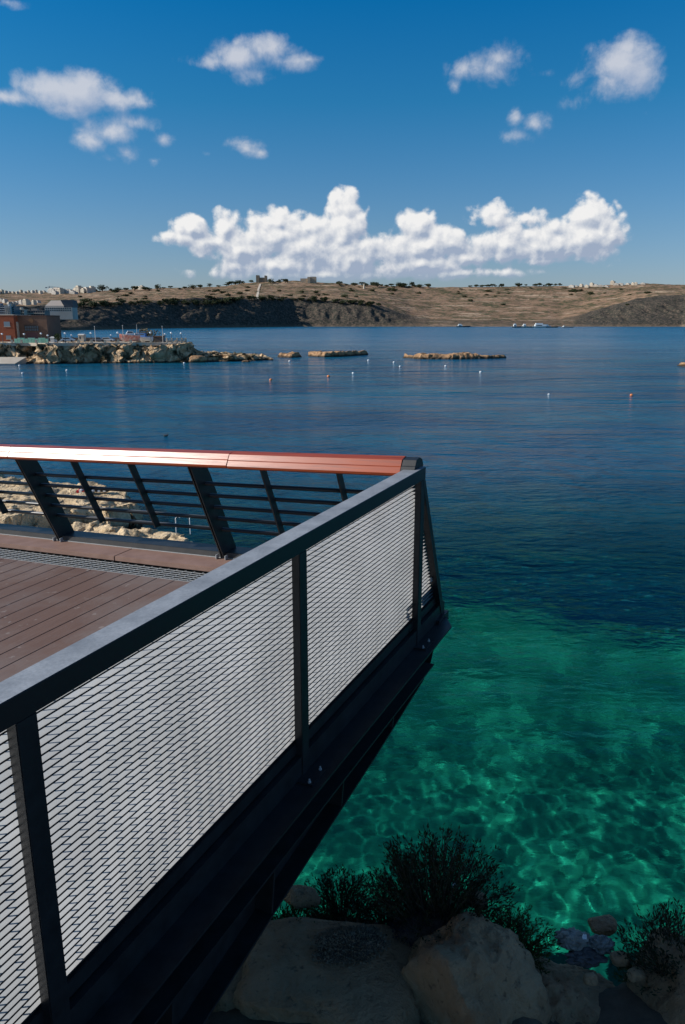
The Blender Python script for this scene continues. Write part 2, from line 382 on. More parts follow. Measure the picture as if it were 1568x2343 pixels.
def waterf():
    m = bpy.data.materials.new('sea_water'); m.use_nodes = True; nt = m.node_tree; nt.nodes.clear(); T = NT(nt)
    geo = T.n('ShaderNodeNewGeometry'); pos = geo.outputs['Position']
    def wv(scale, sx, sy, det, d=0.0, rot=0.0):
        mp = T.n('ShaderNodeMapping'); T.l(pos, mp.inputs[0]); mp.inputs['Scale'].default_value = (sx, sy, 1); mp.inputs['Rotation'].default_value = (0, 0, rot)
        return T.noise(mp.outputs[0], scale, det, .55, d)
    h = T.m('ADD', T.m('MULTIPLY', wv(2.0, .50, 1.0, 5, .5, R(-14)), .125), T.m('MULTIPLY', wv(.42, .6, 1, 3, .3, R(10)), .42))
    h = T.m('ADD', h, T.m('MULTIPLY', wv(6.0, .7, 1.0, 3, .6), .026))
    s = T.n('ShaderNodeSeparateXYZ'); T.l(pos, s.inputs[0])
    h = T.m('ADD', h, T.m('MULTIPLY', T.m('MULTIPLY', wv(.11, .45, 1, 3, .4, R(-6)), 1.5), T.m('DIVIDE', T.m('SUBTRACT', s.outputs[1], 50.0), 90.0, clamp=True)))
    calm = T.m('MULTIPLY', T.m('SUBTRACT', s.outputs[1], 17.0), 1/16.0, clamp=True)
    gust = T.ramp(wv(.03, .35, 1.6, 4, .6), [(.35, .55), (.65, 1.1)])
    streak = T.ramp(wv(.012, .12, 1.5, 3, .4), [(.45, 0.0), (.58, 1.0)])
    farf = T.m('DIVIDE', T.m('SUBTRACT', s.outputs[1], 220), 400, clamp=True)
    amp = T.m('MULTIPLY', T.m('ADD', .15, T.m('MULTIPLY', calm, 2.6)), gust)
    amp = T.m('MULTIPLY', amp, T.m('SUBTRACT', 1.0, T.m('MULTIPLY', T.m('MULTIPLY', streak, farf), .6)))
    b = T.n('ShaderNodeBump'); b.inputs['Strength'].default_value = 1.0; b.inputs['Distance'].default_value = 1.0
    T.l(T.m('MULTIPLY', h, amp), b.inputs['Height'])
    gl = T.n('ShaderNodeBsdfGlass'); gl.inputs['IOR'].default_value = 1.33; gl.inputs['Roughness'].default_value = 0.0
    gl.inputs['Color'].default_value = (.14, .80, .74, 1); T.l(b.outputs[0], gl.inputs['Normal'])
    pr = T.n('ShaderNodeBsdfPrincipled'); T.l(T.m('ADD', .12, T.m('MULTIPLY', farf, .12)), pr.inputs['Roughness']); pr.inputs['IOR'].default_value = 1.33
    bc = T.mix(T.ramp(wv(.05, .5, 1.2, 4, .5), [(.4, 0.0), (.7, 1.0)]), (.0, .065, .14, 1), (.0, .12, .20, 1))
    T.l(bc, pr.inputs['Base Color']); T.l(b.outputs[0], pr.inputs['Normal'])
    mx = T.n('ShaderNodeMixShader'); f = T.m('DIVIDE', T.m('SUBTRACT', s.outputs[1], 36.0), 26.0, clamp=True)
    T.l(f, mx.inputs[0]); T.l(gl.outputs[0], mx.inputs[1]); T.l(pr.outputs[0], mx.inputs[2])
    o = T.n('ShaderNodeOutputMaterial'); T.l(mx.outputs[0], o.inputs[0]); return m
sea = np_mesh('sea_water', np.stack([X, Y, Z], -1).reshape(-1, 3), grid_faces(*X.shape), waterf())
tag(sea, kind='structure'); sea.cycles.is_caustics_caster = True

# sea floor
bx = np.concatenate([np.linspace(-160, -22, 30), np.arange(-21.6, 26, .30), np.linspace(27, 160, 30)])
by = np.concatenate([np.arange(3, 46, .30), np.linspace(47, 150, 40)])
X, Y = np.meshgrid(bx, by)
brk = np.interp(X, [-30, -12, -6, 0, 4, 9, 14, 20], [46, 43, 38, 33.5, 33.5, 32, 29.5, 29])
n1 = fbm(X/3.2, Y/3.2, .5, 5); n2 = fbm(X/.9, Y/.9, 3.5, 4)
sdp = brk - Y + 5.0*n1 + 3*fbm(X/7, Y/4, 9.5, 3)
Z = -3.3 + .75*n1 + .42*np.abs(n2) - 6.0*sstep((1.5-sdp)/11.0) + 2.3*sstep((9.5-Y)/4)
def bedf(T, p, pos, geo):
    n = T.noise(pos, .55, 6, .6, .5); n2 = T.noise(pos, 1.7, 5, .6, .4); n3 = T.noise(pos, .22, 4, .5)
    c = T.ramp(n2, [(.34, (.14, .16, .13)), (.50, (.44, .45, .33)), (.62, (.66, .62, .43))])
    vr = T.n('ShaderNodeTexVoronoi', feature='F1'); vr.inputs['Scale'].default_value = 2.3; T.l(pos, vr.inputs['Vector'])
    sp_ = T.n('ShaderNodeSeparateColor'); T.l(vr.outputs['Color'], sp_.inputs[0])
    c = T.mix(T.m('MULTIPLY', T.ramp(vr.outputs['Distance'], [(.30, 0.0), (.52, 1.0)]), .5), c, (.05, .07, .055, 1))
    c = T.mix(T.m('MULTIPLY', T.ramp(sp_.outputs[0], [(.55, 0.0), (.9, 1.0)]), .5), c, (.10, .12, .09, 1)); c = T.mix(T.m('MULTIPLY', T.ramp(sp_.outputs[1], [(.75, 0.0), (.95, 1.0)]), .5), c, (.75, .68, .45, 1))
    grass = T.ramp(T.m('ADD', n, T.m('MULTIPLY', T.m('SUBTRACT', n3, .5), .5)), [(.46, 1.0), (.56, 0.0)])
    c = T.mix(T.m('MULTIPLY', grass, .85), c, (.06, .10, .09, 1))
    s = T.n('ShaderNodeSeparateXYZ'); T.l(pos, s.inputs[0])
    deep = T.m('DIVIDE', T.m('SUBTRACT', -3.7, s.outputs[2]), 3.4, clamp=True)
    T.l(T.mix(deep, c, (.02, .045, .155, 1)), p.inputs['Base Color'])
bed = np_mesh('sea_floor', np.stack([X, Y, Z], -1).reshape(-1, 3), grid_faces(*X.shape), mat('sea_floor', rough=.95, spec=.1, build=bedf))
tag(bed, kind='structure'); bed.cycles.is_caustics_receiver = True
mb = MB(); mb.box(-7000, 7000, -60, 9500, -16, -15); o = mb.build('deep_sea_floor', mat('deep_floor', (.02, .04, .12), .9)); tag(o, kind='structure')

# ------------------------------------------------------------------ far hills
def E2t(py): return math.tan(math.atan((CY - py) / F) - TH)
vE2t = np.vectorize(E2t)
SKY = [(-400, 668), (0, 667), (100, 669), (200, 666), (300, 662), (400, 658), (500, 656), (550, 650), (600, 644), (680, 643), (740, 647), (850, 652), (1000, 657), (1100, 657), (1200, 655), (1300, 654), (1400, 652), (1480, 649), (1568, 652), (2000, 655)]
WAT = [(-400, 765), (0, 762), (110, 757), (400, 751), (600, 748.5), (800, 745.5), (930, 743.2), (1100, 742.0), (1200, 742.6), (1300, 743.4), (1450, 745.4), (1568, 747.5), (2000, 753)]
SCT = [(-400, 700), (0, 703), (110, 701), (200, 696), (300, 693), (400, 687), (500, 683), (600, 683), (700, 685), (780, 689), (850, 698), (900, 712), (940, 727), (985, 735), (1050, 737), (1200, 738), (1280, 735), (1330, 722), (1390, 704), (1450, 686), (1510, 679), (1568, 676), (2000, 676)]
SCW = [(-400, 150), (700, 150), (900, 130), (1000, 120), (1250, 160), (1400, 300), (2000, 320)]
def ip(T, x): return np.interp(x, [a for a, b in T], [b for a, b in T])
YR = 2900.0
def hill_cols(px):
    a = (px - CX) / 1755.0
    Y0 = np.minimum((0 - CAMZ) / vE2t(ip(WAT, px)), 1750.0); w = ip(SCW, px)
    return a, Y0, w, vE2t(ip(SCT, px)), vE2t(ip(SKY, px))
def hill_z(px, Yv, cols=None):
    a, Y0, w, ts, tk = cols if cols is not None else hill_cols(px)
    Y1 = Y0 + w; zt = CAMZ + Y1 * ts; zr = CAMZ + YR * tk
    f1 = np.clip((Yv - Y0) / w, 0, 1); f2 = np.clip((Yv - Y1) / (YR - Y1), 0, 1); f3 = np.clip((Yv - YR) / 500, 0, 1)
    Xv = a * Yv
    front = zt * (np.where(f1 < 1, f1 ** .75, 1))
    # screen height rises evenly from the scarp top to the skyline
    tl = ts + (tk - ts) * f2; back = CAMZ + np.minimum(Yv, YR) * tl
    z = np.where(f2 > 0, back, front) - 90 * f3
    big = fbm(Xv/160, Yv/260, 1.7, 4); mid = fbm(Xv/34, Yv/40, 4.2, 5); gul = np.abs(fbm(Xv/26, Yv/90, 8.1, 4))
    sc_ = np.clip(zt / 40, .08, 1)
    z = z + sstep(f1*4) * (1-f2*.6) * sc_ * (5*mid - 13*gul*(f1 < 1)*np.sin(PI*np.clip(f1, 0, 1)) + 3*big) + f2*(1-f3)*(4.0*big*np.sin(PI*f2) + 1.2*mid)
    # terraces
    tz = z / 5.5; z = z + f2 * 1.1 * (np.abs((tz % 1) - .5) * 2 - .5)
    return Xv, z - 3*(f1 <= 0)
pxs = np.concatenate([np.linspace(-2200, -425, 200), np.linspace(-420, 1990, 760), np.linspace(1995, 3800, 200)]); cols = [q[None, :] for q in hill_cols(pxs)]
rows = []
a, Y0, w, ts, tk = cols
for t in np.concatenate([[-.3], np.linspace(0, 1, 50)]): rows.append(Y0 + w*t)
for t in np.linspace(0, 1, 151)[1:] ** 1.5: rows.append(Y0 + w + (YR - Y0 - w) * t)
for t in np.linspace(0, 1, 6)[1:]: rows.append(np.full_like(Y0, YR + 500*t))
YY = np.concatenate(rows, 0); XX, ZZ = hill_z(pxs[None, :], YY, cols)
def hillf(T, p, pos, geo):
    s = T.n('ShaderNodeSeparateXYZ'); T.l(pos, s.inputs[0]); nz = T.n('ShaderNodeSeparateXYZ'); T.l(geo.outputs['True Normal'], nz.inputs[0])
    mp = T.n('ShaderNodeMapping'); T.l(pos, mp.inputs[0]); mp.inputs['Scale'].default_value = (.006, .004, .28)
    band = T.noise(mp.outputs[0], 1.0, 6, .62, .3)
    n = T.noise(pos, .012, 7, .65); n2 = T.noise(pos, .06, 6, .65)
    c = T.ramp(band, [(.30, (.15, .09, .055)), (.45, (.36, .235, .15)), (.54, (.24, .145, .09)), (.64, (.56, .42, .29))])
    c = T.mix(T.ramp(n, [(.42, .0), (.62, .6)]), c, (.18, .105, .068, 1))
    scr = T.ramp(T.m('ADD', T.m('MULTIPLY', n2, .6), T.m('MULTIPLY', n, .4)), [(.48, 0.0), (.56, .9)])
    c = T.mix(scr, c, (.065, .072, .034, 1))
    # dark garrigue on the seaward scarps, with cloud shadow put into its colour
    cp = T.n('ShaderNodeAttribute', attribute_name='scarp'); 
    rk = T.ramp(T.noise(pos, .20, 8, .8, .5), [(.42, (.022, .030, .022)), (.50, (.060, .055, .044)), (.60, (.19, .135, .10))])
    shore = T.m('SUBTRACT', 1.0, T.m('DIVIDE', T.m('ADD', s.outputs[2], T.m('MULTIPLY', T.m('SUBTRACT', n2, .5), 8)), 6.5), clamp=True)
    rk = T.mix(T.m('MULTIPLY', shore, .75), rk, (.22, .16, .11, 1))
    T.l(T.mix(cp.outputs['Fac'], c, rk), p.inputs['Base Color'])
    b = T.n('ShaderNodeBump'); b.inputs['Distance'].default_value = 5.0; T.l(n2, b.inputs['Height']); T.l(b.outputs[0], p.inputs['Normal'])
hills = np_mesh('hills', np.stack([XX, YY, ZZ], -1).reshape(-1, 3), grid_faces(*YY.shape), mat('hill_ground', rough=.95, spec=.1, build=hillf))
tag(hills, kind='structure')
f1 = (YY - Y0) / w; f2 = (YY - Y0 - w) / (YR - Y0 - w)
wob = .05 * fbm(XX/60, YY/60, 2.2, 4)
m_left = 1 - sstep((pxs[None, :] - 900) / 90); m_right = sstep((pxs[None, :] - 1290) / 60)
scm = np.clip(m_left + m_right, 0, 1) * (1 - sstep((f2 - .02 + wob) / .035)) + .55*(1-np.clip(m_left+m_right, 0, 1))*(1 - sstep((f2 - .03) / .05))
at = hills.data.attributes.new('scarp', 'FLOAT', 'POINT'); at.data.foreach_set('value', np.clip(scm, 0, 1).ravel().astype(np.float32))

def hill_at(px, py, far=False):
    c = [np.array([q]) if np.ndim(q) == 0 else q for q in hill_cols(np.array([px], float))]
    Yv = np.linspace(float(c[1][0]) + 1, YR, 900); Xv, z = hill_z(np.full(900, px, float), Yv, [np.full(900, float(q[0])) for q in c])
    sy = np.array([E2t(py)]); t = (z - CAMZ) / Yv; m = np.maximum.accumulate(t)
    k = int(np.argmax(m >= sy[0])) if m[-1] >= sy[0] else 899 - int(np.argmax(t[::-1] >= m[-1] - 1e-9))
    return float(Xv[k]), float(Yv[k]), float(z[k])
# ------------------------------------------------------------------ deck frame: u runs along the side fence, v along the sea railing, h is up
PO = np.array([.544, 4.944, CAMZ - 2.255])
UH = np.array([.43140, .90216, .01537]); VH = np.array([-.89525, .44558, -.05139])
def M(u, v, h): return tuple(PO + UH * u + VH * v + np.array([0, 0, h]))
UMIN, VMAX = -6.4, 9.2

# deck boards
mb = MB(); v = .26; k = 0
while v < VMAX:
    k += 1
    mb.box(UMIN, -.102, v, v + .178, .274, .300, M); v += .184
o = mb.build('deck', deckm); tag(o, kind='structure')
bmod = o.modifiers.new('bevel', 'BEVEL'); bmod.width = .003; bmod.segments = 1
mb = MB(); mb.box(UMIN, -.102, .26, VMAX, .16, .262, M); o = mb.build('deck_underlay', paint); tag(o, kind='structure')

# kerb board at the foot of the sea railing
mb = MB(); v = .02
for a, b in ((.14, .62), (.626, 2.99), (2.996, 5.4), (5.406, VMAX)): mb.box(.157, .408, a, b, .30, .345, M, bev=.004)
o = mb.build('kerb', kerbm); tag(o, kind='structure')

# drain grate
root = empty('drain_grate', M(-.09, .05, .27), 'galvanised steel grate sunk between the brown boards and the kerb', 'grate')
mb = MB()
for i in range(5): u0 = -.056 + i * .043; mb.box(u0, u0 + .0035, .19, VMAX, .291, .297, M)
mb.build('bearing_bars', galv, root)
mb = MB(); v = .06
while v < VMAX: mb.box(-.095, .155, v, v + .004, .288, .2955, M); v += .092
mb.build('cross_bars', galv, root)
mb = MB(); mb.box(-.101, -.096, .05, VMAX, .25, .3015, M); mb.build('edge_strip', galv, root)
mb = MB(); mb.box(-.1, .157, .03, VMAX, .13, .14, M); mb.build('trough', paint, root)

# edge beam and cantilever girder that carry the deck
root = empty('deck_frame', M(-1, 0, -.1), 'black steel edge beams and tapered girder under the boardwalk', 'steel frame')
mb = MB(); mb.box(.424, .60, .06, VMAX, .13, .396, M); mb.box(.424, .62, .06, VMAX, -.02, .13, M); mb.build('sea_edge_beam', paint, root)
mb = MB(); mb.box(.4095, .4145, .02, VMAX, .33, .349, M); mb.build('kerb_trim', galv, root)
mb = MB(); mb.box(.4155, .4235, .02, VMAX, .31, .393, M); mb.build('grey_upstand', mat('grey_paint', (.03, .032, .034), .6, var=(.05, .05, .05), vscale=10), root)
mb = MB(); mb.box(UMIN, .62, .006, .026, .0, .105, M); mb.box(UMIN, .6, .006, .09, .105, .117, M); mb.build('side_angle', paint, root)
mb = MB(); mb.prism([(UMIN, -.125), (.40, -.125), (.62, .0), (.62, .10), (UMIN, .10)], -.014, -.002, lambda p, q, t: M(p, q, t)); mb.box(UMIN, .40, -.022, -.01, -.17, -.014, M); mb.box(UMIN, .08, -.10, .10, -.182, -.17, M)
mb.build('side_channel', paint, root)
def gbot(u): return float(np.interp(u, [-6.4, -2.64, -1.7, -.77, .134, .306, .418], [-.98, -.645, -.547, -.464, -.356, -.284, -.12]))
us = [UMIN, -4, -2.64, -1.7, -.77, 0.0, .134, .306, .418]
mb = MB()
mb.prism([(u, gbot(u)) for u in us] + [(.418, -.05), (UMIN, -.05)], .10, .112, lambda p, q, t: M(p, t, q))
mb.build('girder_web', paint, root)
mb = MB()
for a, b in zip(us[:-1], us[1:]):
    mb.hexa([M(a, .0, gbot(a)), M(b, .0, gbot(b)), M(b, .24, gbot(b)), M(a, .24, gbot(a)), M(a, .0, gbot(a)+.014), M(b, .0, gbot(b)+.014), M(b, .24, gbot(b)+.014), M(a, .24, gbot(a)+.014)])
mb.build('girder_flange', paint, root)
for u0 in (-.45, -1.25, -2.05, -2.85, -3.7):
    mb = MB(); mb.hexa([M(u0-.02, .004, gbot(u0)+.016), M(u0-.006, .004, gbot(u0)+.016), M(u0-.006, .098, gbot(u0)+.016), M(u0-.02, .098, gbot(u0)+.016),
        M(u0+.04, .004, -.184), M(u0+.054, .004, -.184), M(u0+.054, .098, -.184), M(u0+.04, .098, -.184)]); mb.build('stiffener', paint, root)
mb = MB()
for v0 in np.arange(.9, VMAX, 1.5):
    mb.prism([(UMIN, -.9), (-2.6, -.62), (.38, -.15), (.42, .12), (UMIN, .12)], v0, v0 + .015, lambda p, q, t: M(p, t, q))
    mb.box(UMIN, .3, v0 - .06, v0 + .07, .12, .135, M)
mb.build('cantilever_ribs', paint, root)
mb = MB(); mb.prism([(.42, -.09), (.66, -.055), (.65, .02), (.42, .02)], -.02, .02, lambda p, q, t: M(p, t, q)); mb.build('end_plate', paint, root)

# side fence with louvred panels
POSTS = [-5.065, -3.375, -1.715, .0]
root = empty('louvre_fence', M(-1.7, 0, 0), 'dark steel fence with pale louvred panels running out along the deck side', 'fence')
mb = MB(); mb.prism([(.0, 1.208), (.0, 1.287), (.003, 1.290), (.115, 1.290), (.118, 1.287), (.118, 1.279), (.010, 1.279), (.010, 1.208)], UMIN, .06, lambda p, q, t: M(t, p, q)); mb.build('top_rail', painttop, root)
mb = MB(); mb.box(.052, .0598, .0102, .117, 1.215, 1.2788, M); mb.build('rail_end_plate', paint, root)
for u0 in POSTS:
    mb = MB(); mb.box(u0 - .020, u0 + .056, .001, .046, .004, 1.207, M, bev=.003); o = mb.build('post', paint, root)
    mb = MB(); mb.box(u0 - .075, u0 + .075, -.085, .05, -.0018, .008, M); mb.build('base_plate', paint, o).parent = o
    for du in (-.06, .06): mb = MB(); mb.lathe([(.009, 0), (.009, .008), (.005, .009), (.005, .02)], 6, M(u0 + du, -.06, .008)); mb.build('bolt', galv, o)
mb = MB(); mb.box(UMIN, .54, .036, .094, .125, .188, M, bev=.002); mb.build('bottom_rail', paint, root)
def slant(h): return .06 + (1.25 - h) * (.58 / 1.30)
mb = MB(); mb.prism([(slant(1.25) - .05, 1.206), (slant(1.25)-.001, 1.206), (slant(-.05), -.05), (slant(-.05) - .07, -.05)], .0, .046, lambda p, q, t: M(p, t, q)); mb.build('slanted_end_brace', paint, root)
def panel(ua, ub, fn=None):
    mb = MB(); h = .198
    while h < 1.272:
        b = ub if fn is None else min(ub, fn(h))
        if b > ua + .02:
            mb.cur = 0; mb.hexa([M(ua, .0515, h), M(b, .0515, h), M(b, .088, h), M(ua, .088, h), M(ua, .0515, h+.002), M(b, .0515, h+.002), M(b, .088, h+.002), M(ua, .088, h+.002)])
            mb.cur = 1; mb.box(ua, b, .0485, .051, h - .0022, h + .0030, M)  # front lip darker than the blade top: edge shade put into its colour
        h += .0286
    mb.cur = 1; u = ua + .05
    while u < ub - .01:
        top = 1.205 if fn is None else min(1.205, 1.25 - (u + .05 - .06) / (.58/1.30))
        if top > .3: mb.box(u - .0026, u + .0026, .0885, .092, .19, top, M)
        u += .077
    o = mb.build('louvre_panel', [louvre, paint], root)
    return o
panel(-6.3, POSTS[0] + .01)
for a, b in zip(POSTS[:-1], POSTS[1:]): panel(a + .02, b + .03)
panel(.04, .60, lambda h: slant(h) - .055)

# sea railing
root = empty('sea_railing', M(.3, 2, .3), 'inward leaning steel railing with a varnished red wood handrail at the sea edge', 'railing')
HP = [(-.035, 1.355), (-.0595, 1.3150), (-.0585, 1.3120), (-.062, 1.3110), (-.085, 1.273), (-.080, 1.256), (-.055, 1.243), (.06, 1.236), (.105, 1.262), (.112, 1.300), (.09, 1.343), (.03, 1.366)]
def hrail(a, b, name, m, sc_=1.0, yaw=0.0, tw=0.0):
    c = (.015, 1.30); mb = MB(); vm = (a + b) / 2
    P2 = [(c[0] + (p-c[0])*sc_*math.cos(tw) - (q-c[1])*sc_*math.sin(tw), c[1] + (q-c[1])*sc_*math.cos(tw) + (p-c[0])*sc_*math.sin(tw)) for p, q in HP]
    mb.prism(P2, a, b, lambda p, q, t: M(p + yaw*(t-vm), t, q)); o = mb.build(name, m, root)
    bv = o.modifiers.new('bevel', 'BEVEL'); bv.width = .004; bv.segments = 2; bv.limit_method = 'ANGLE'; bv.angle_limit = R(22)
    return o
hrail(.137, 1.553, 'handrail', wood, tw=R(3.5))
hrail(1.557, 3.948, 'handrail', wood)
hrail(3.952, 6.34, 'handrail', wood)
hrail(6.344, 8.73, 'handrail', wood)
hrail(.035, .136, 'handrail_end_cap', paint, .93)
def lp(off, h): # point on a line parallel to the leaning inner edge
    return (.40 + off - (h - .345) * (.42 / .905), h)
for v0 in (.09, 1.966, 3.93, 5.894, 7.858):
    mb = MB()
    for dv in (-.017, .007):
        mb.prism([(.395, .350), lp(0, 1.232), (.19, 1.228), lp(.21, 1.12), (.63, .30), (.60, .30), (.42, .398), (.40, .35)], v0 + dv, v0 + dv + .010, lambda p, q, t: M(p, t, q))
    mb.prism([lp(.02, .42), lp(.02, 1.22), lp(.19, 1.16), lp(.19, .42)], v0 - .0068, v0 + .0068, lambda p, q, t: M(p, t, q))
    o = mb.build('blade_post', paint, root)
    for dv in (-.055, .04): mb = MB(); mb.box(.36, .40, v0 + dv, v0 + dv + .012, .3465, .384, M, bev=.003); mb.build('foot_bracket', galv, o)
for v0 in (.66, 1.31, 2.62, 3.275, 4.585, 5.24, 6.55, 7.2):
    mb = MB(); mb.prism([lp(.02, .60), lp(.02, 1.235), lp(.095, 1.235), lp(.095, .60)], v0 - .006, v0 + .006, lambda p, q, t: M(p, t, q)); mb.build('slim_post', paint, root)
for h in (1.06, .948, .836, .724, .612):
    p = lp(.115, h); mb = MB(); mb.sm = True; mb.tube([M(p[0], .09, h), M(p[0], 8.7, h)], .0165, 10); mb.build('horizontal_bar', painttop, root)

# ------------------------------------------------------------------ near bank below the deck
BR = [(300, 2150), (500, 2100), (620, 2030), (720, 1995), (900, 2020), (1080, 2040), (1180, 2090), (1250, 2185), (1320, 2190), (1430, 2175), (1568, 2110), (1700, 2050)]
bxy = np.array([at_z(x, y, 7.75)[:2] for x, y in BR])
bxy = np.vstack([[-9, 9.2], [-3.2, 6.6], bxy, [4.6, 5.6], [9, 6.5]]); bxy = bxy[np.argsort(bxy[:, 0])]
gx = np.concatenate([np.arange(-9, -3, .2), np.arange(-3, 5, .045), np.arange(5, 9.1, .2)]); gy = np.concatenate([np.arange(-3, 2.5, .2), np.arange(2.5, 7.2, .045), np.arange(7.25, 14, .15)])
X, Y = np.meshgrid(gx, gy); by = np.interp(X, bxy[:, 0], bxy[:, 1]); d = Y - by
n = fbm(X/.5, Y/.5, 1.1, 5); nb = fbm(X/1.6, Y/1.6, 6.1, 4)
Z = 7.62 + .10*n + .22*nb - .25*sstep((d + .8)/.8) - 10.5*sstep((d + .05) / 3.0 + .12*nb) - .6 * sstep((4.2-Y)/1.5)*sstep((X-.9)/.8)
o = np_mesh('bank', np.stack([X, Y, Z], -1).reshape(-1, 3), grid_faces(*X.shape), soil); tag(o, kind='structure')
def bank_z(x, y):
    i = int(np.abs(gx - x).argmin()); j = int(np.abs(gy - y).argmin()); return float(Z[j, i])

def boulder(name, c, r, label, seed, flat=None, rot=0.0, sub=6, mtl=None, amp=.16, group=None, cat='boulder', sh=2.4):
    bm = bmesh.new(); bmesh.ops.create_icosphere(bm, subdivisions=sub, radius=1.0)
    P = np.array([v.co[:] for v in bm.verts]); pw = np.sign(P) * np.abs(P) ** (2.0 / sh); P = pw / np.maximum(np.linalg.norm(pw, axis=1)[:, None], 1e-6) * (1 / (np.abs(P) ** sh).sum(1) ** (1 / sh))[:, None] if False else P * ((1 / (np.abs(P) ** sh).sum(1) ** (1 / sh))[:, None])
    q = fbm(P[:, 0]*1.1+seed, P[:, 1]*1.1, P[:, 2]*1.1+seed, 5); q2 = np.abs(fbm(P[:, 0]*2.3+seed*2, P[:, 1]*2.3, P[:, 2]*2.3, 4)); q3 = fbm(P[:, 0]*9+seed, P[:, 1]*9, P[:, 2]*9, 3)
    P = P * (1 + 2.0*amp*q - .8*amp*q2 + .10*amp*q3)[:, None]
    rg_ = np.random.RandomState(int(seed*100)); 
    if sub >= 4:
        for _k in range(11):
            nv_ = rg_.normal(size=3); nv_[2] *= .6; nv_ /= np.linalg.norm(nv_); dd = rg_.uniform(.72, .98) * (1 / (np.abs(nv_) ** sh).sum() ** (1/sh)) ** .8; ex = P @ nv_ - dd
            P = P - np.where(ex > 0, ex*.88, 0)[:, None] * nv_
        P = P * (1 + .035*fbm(P[:, 0]*7+seed, P[:, 1]*7, P[:, 2]*7, 4))[:, None]
    if flat is not None: P[:, 2] = np.where(P[:, 2] > flat, flat + (P[:, 2]-flat)*.18, P[:, 2])
    P = P * np.array(r); cr, sr = math.cos(rot), math.sin(rot)
    P = np.stack([P[:, 0]*cr - P[:, 1]*sr, P[:, 0]*sr + P[:, 1]*cr, P[:, 2]], -1)
    for v, p in zip(bm.verts, P): v.co = p
    me = bpy.data.meshes.new(name); bm.to_mesh(me); bm.free(); me.materials.append(mtl or boulderm); me.polygons.foreach_set('use_smooth', [True]*len(me.polygons))
    o = bpy.data.objects.new(name, me); COL.objects.link(o); o.location = c; return tag(o, label, cat, group)
def P3(x, y, z): return tuple(at_z(x, y, z))
boulder('boulder', P3(760, 2225, 7.55) [:2] + (7.30,), (.78, .46, .62), 'flat topped sandstone block with a dry grass cushion on its top', 3.3, flat=.55, rot=R(-12), amp=.12, sh=4.0)
boulder('boulder', P3(540, 2230, 7.4)[:2] + (7.18,), (.34, .42, .52), 'smaller bluish sandstone block half hidden by the black girder', 9.1, flat=.7, rot=R(20), amp=.08, sh=3)
boulder('boulder', P3(1078, 2305, 7.4)[:2] + (7.10,), (.56, .48, .82), 'tall rounded sandstone boulder at the bottom centre of the bank', 5.7, rot=R(25), amp=.14, sh=2.8)
boulder('boulder', P3(1290, 2320, 7.2)[:2] + (6.78,), (.56, .44, .70), 'low sandstone boulder just right of the tall rounded one', 6.4, rot=R(-5), amp=.14, sh=3)
boulder('boulder', P3(1560, 2310, 7.4)[:2] + (6.92,), (.36, .50, .84), 'upright sandstone boulder cut by the right edge of the photo', 8.8, rot=R(5), amp=.13, sh=2.8)
boulder('stone', P3(690, 2030, 7.75)[:2] + (7.66,), (.14, .10, .07), 'flat pale stone lying under the dark bushes left of the bank', 1.8, sub=4, cat='stone')
boulder('stone', P3(1095, 2052, 7.72)[:2] + (7.68,), (.09, .07, .06), 'small orange tinted stone behind the charcoal cushion plant', 2.8, sub=4, cat='stone')
boulder('stone', P3(1185, 2118, 7.6)[:2] + (7.5,), (.11, .09, .07), 'lilac grey stone at the water side of the litter', 4.4, sub=4, cat='stone') .location = P3(1380, 2118, 7.45)
for i, (x, y, s_) in enumerate(((975, 2205, .05), (965, 2240, .04), (1010, 2225, .055), (990, 2270, .045), (1020, 2255, .03), (955, 2270, .03), (1000, 2300, .04), (1420, 2195, .07), (1455, 2230, .06), (1350, 2240, .05))):
    boulder('pebble', P3(x, y, 7.62), (s_, s_*.8, s_*.7), 'small loose stones in the gaps between the boulders', i*1.7, sub=3, cat='stone', group='loose stones between the boulders')

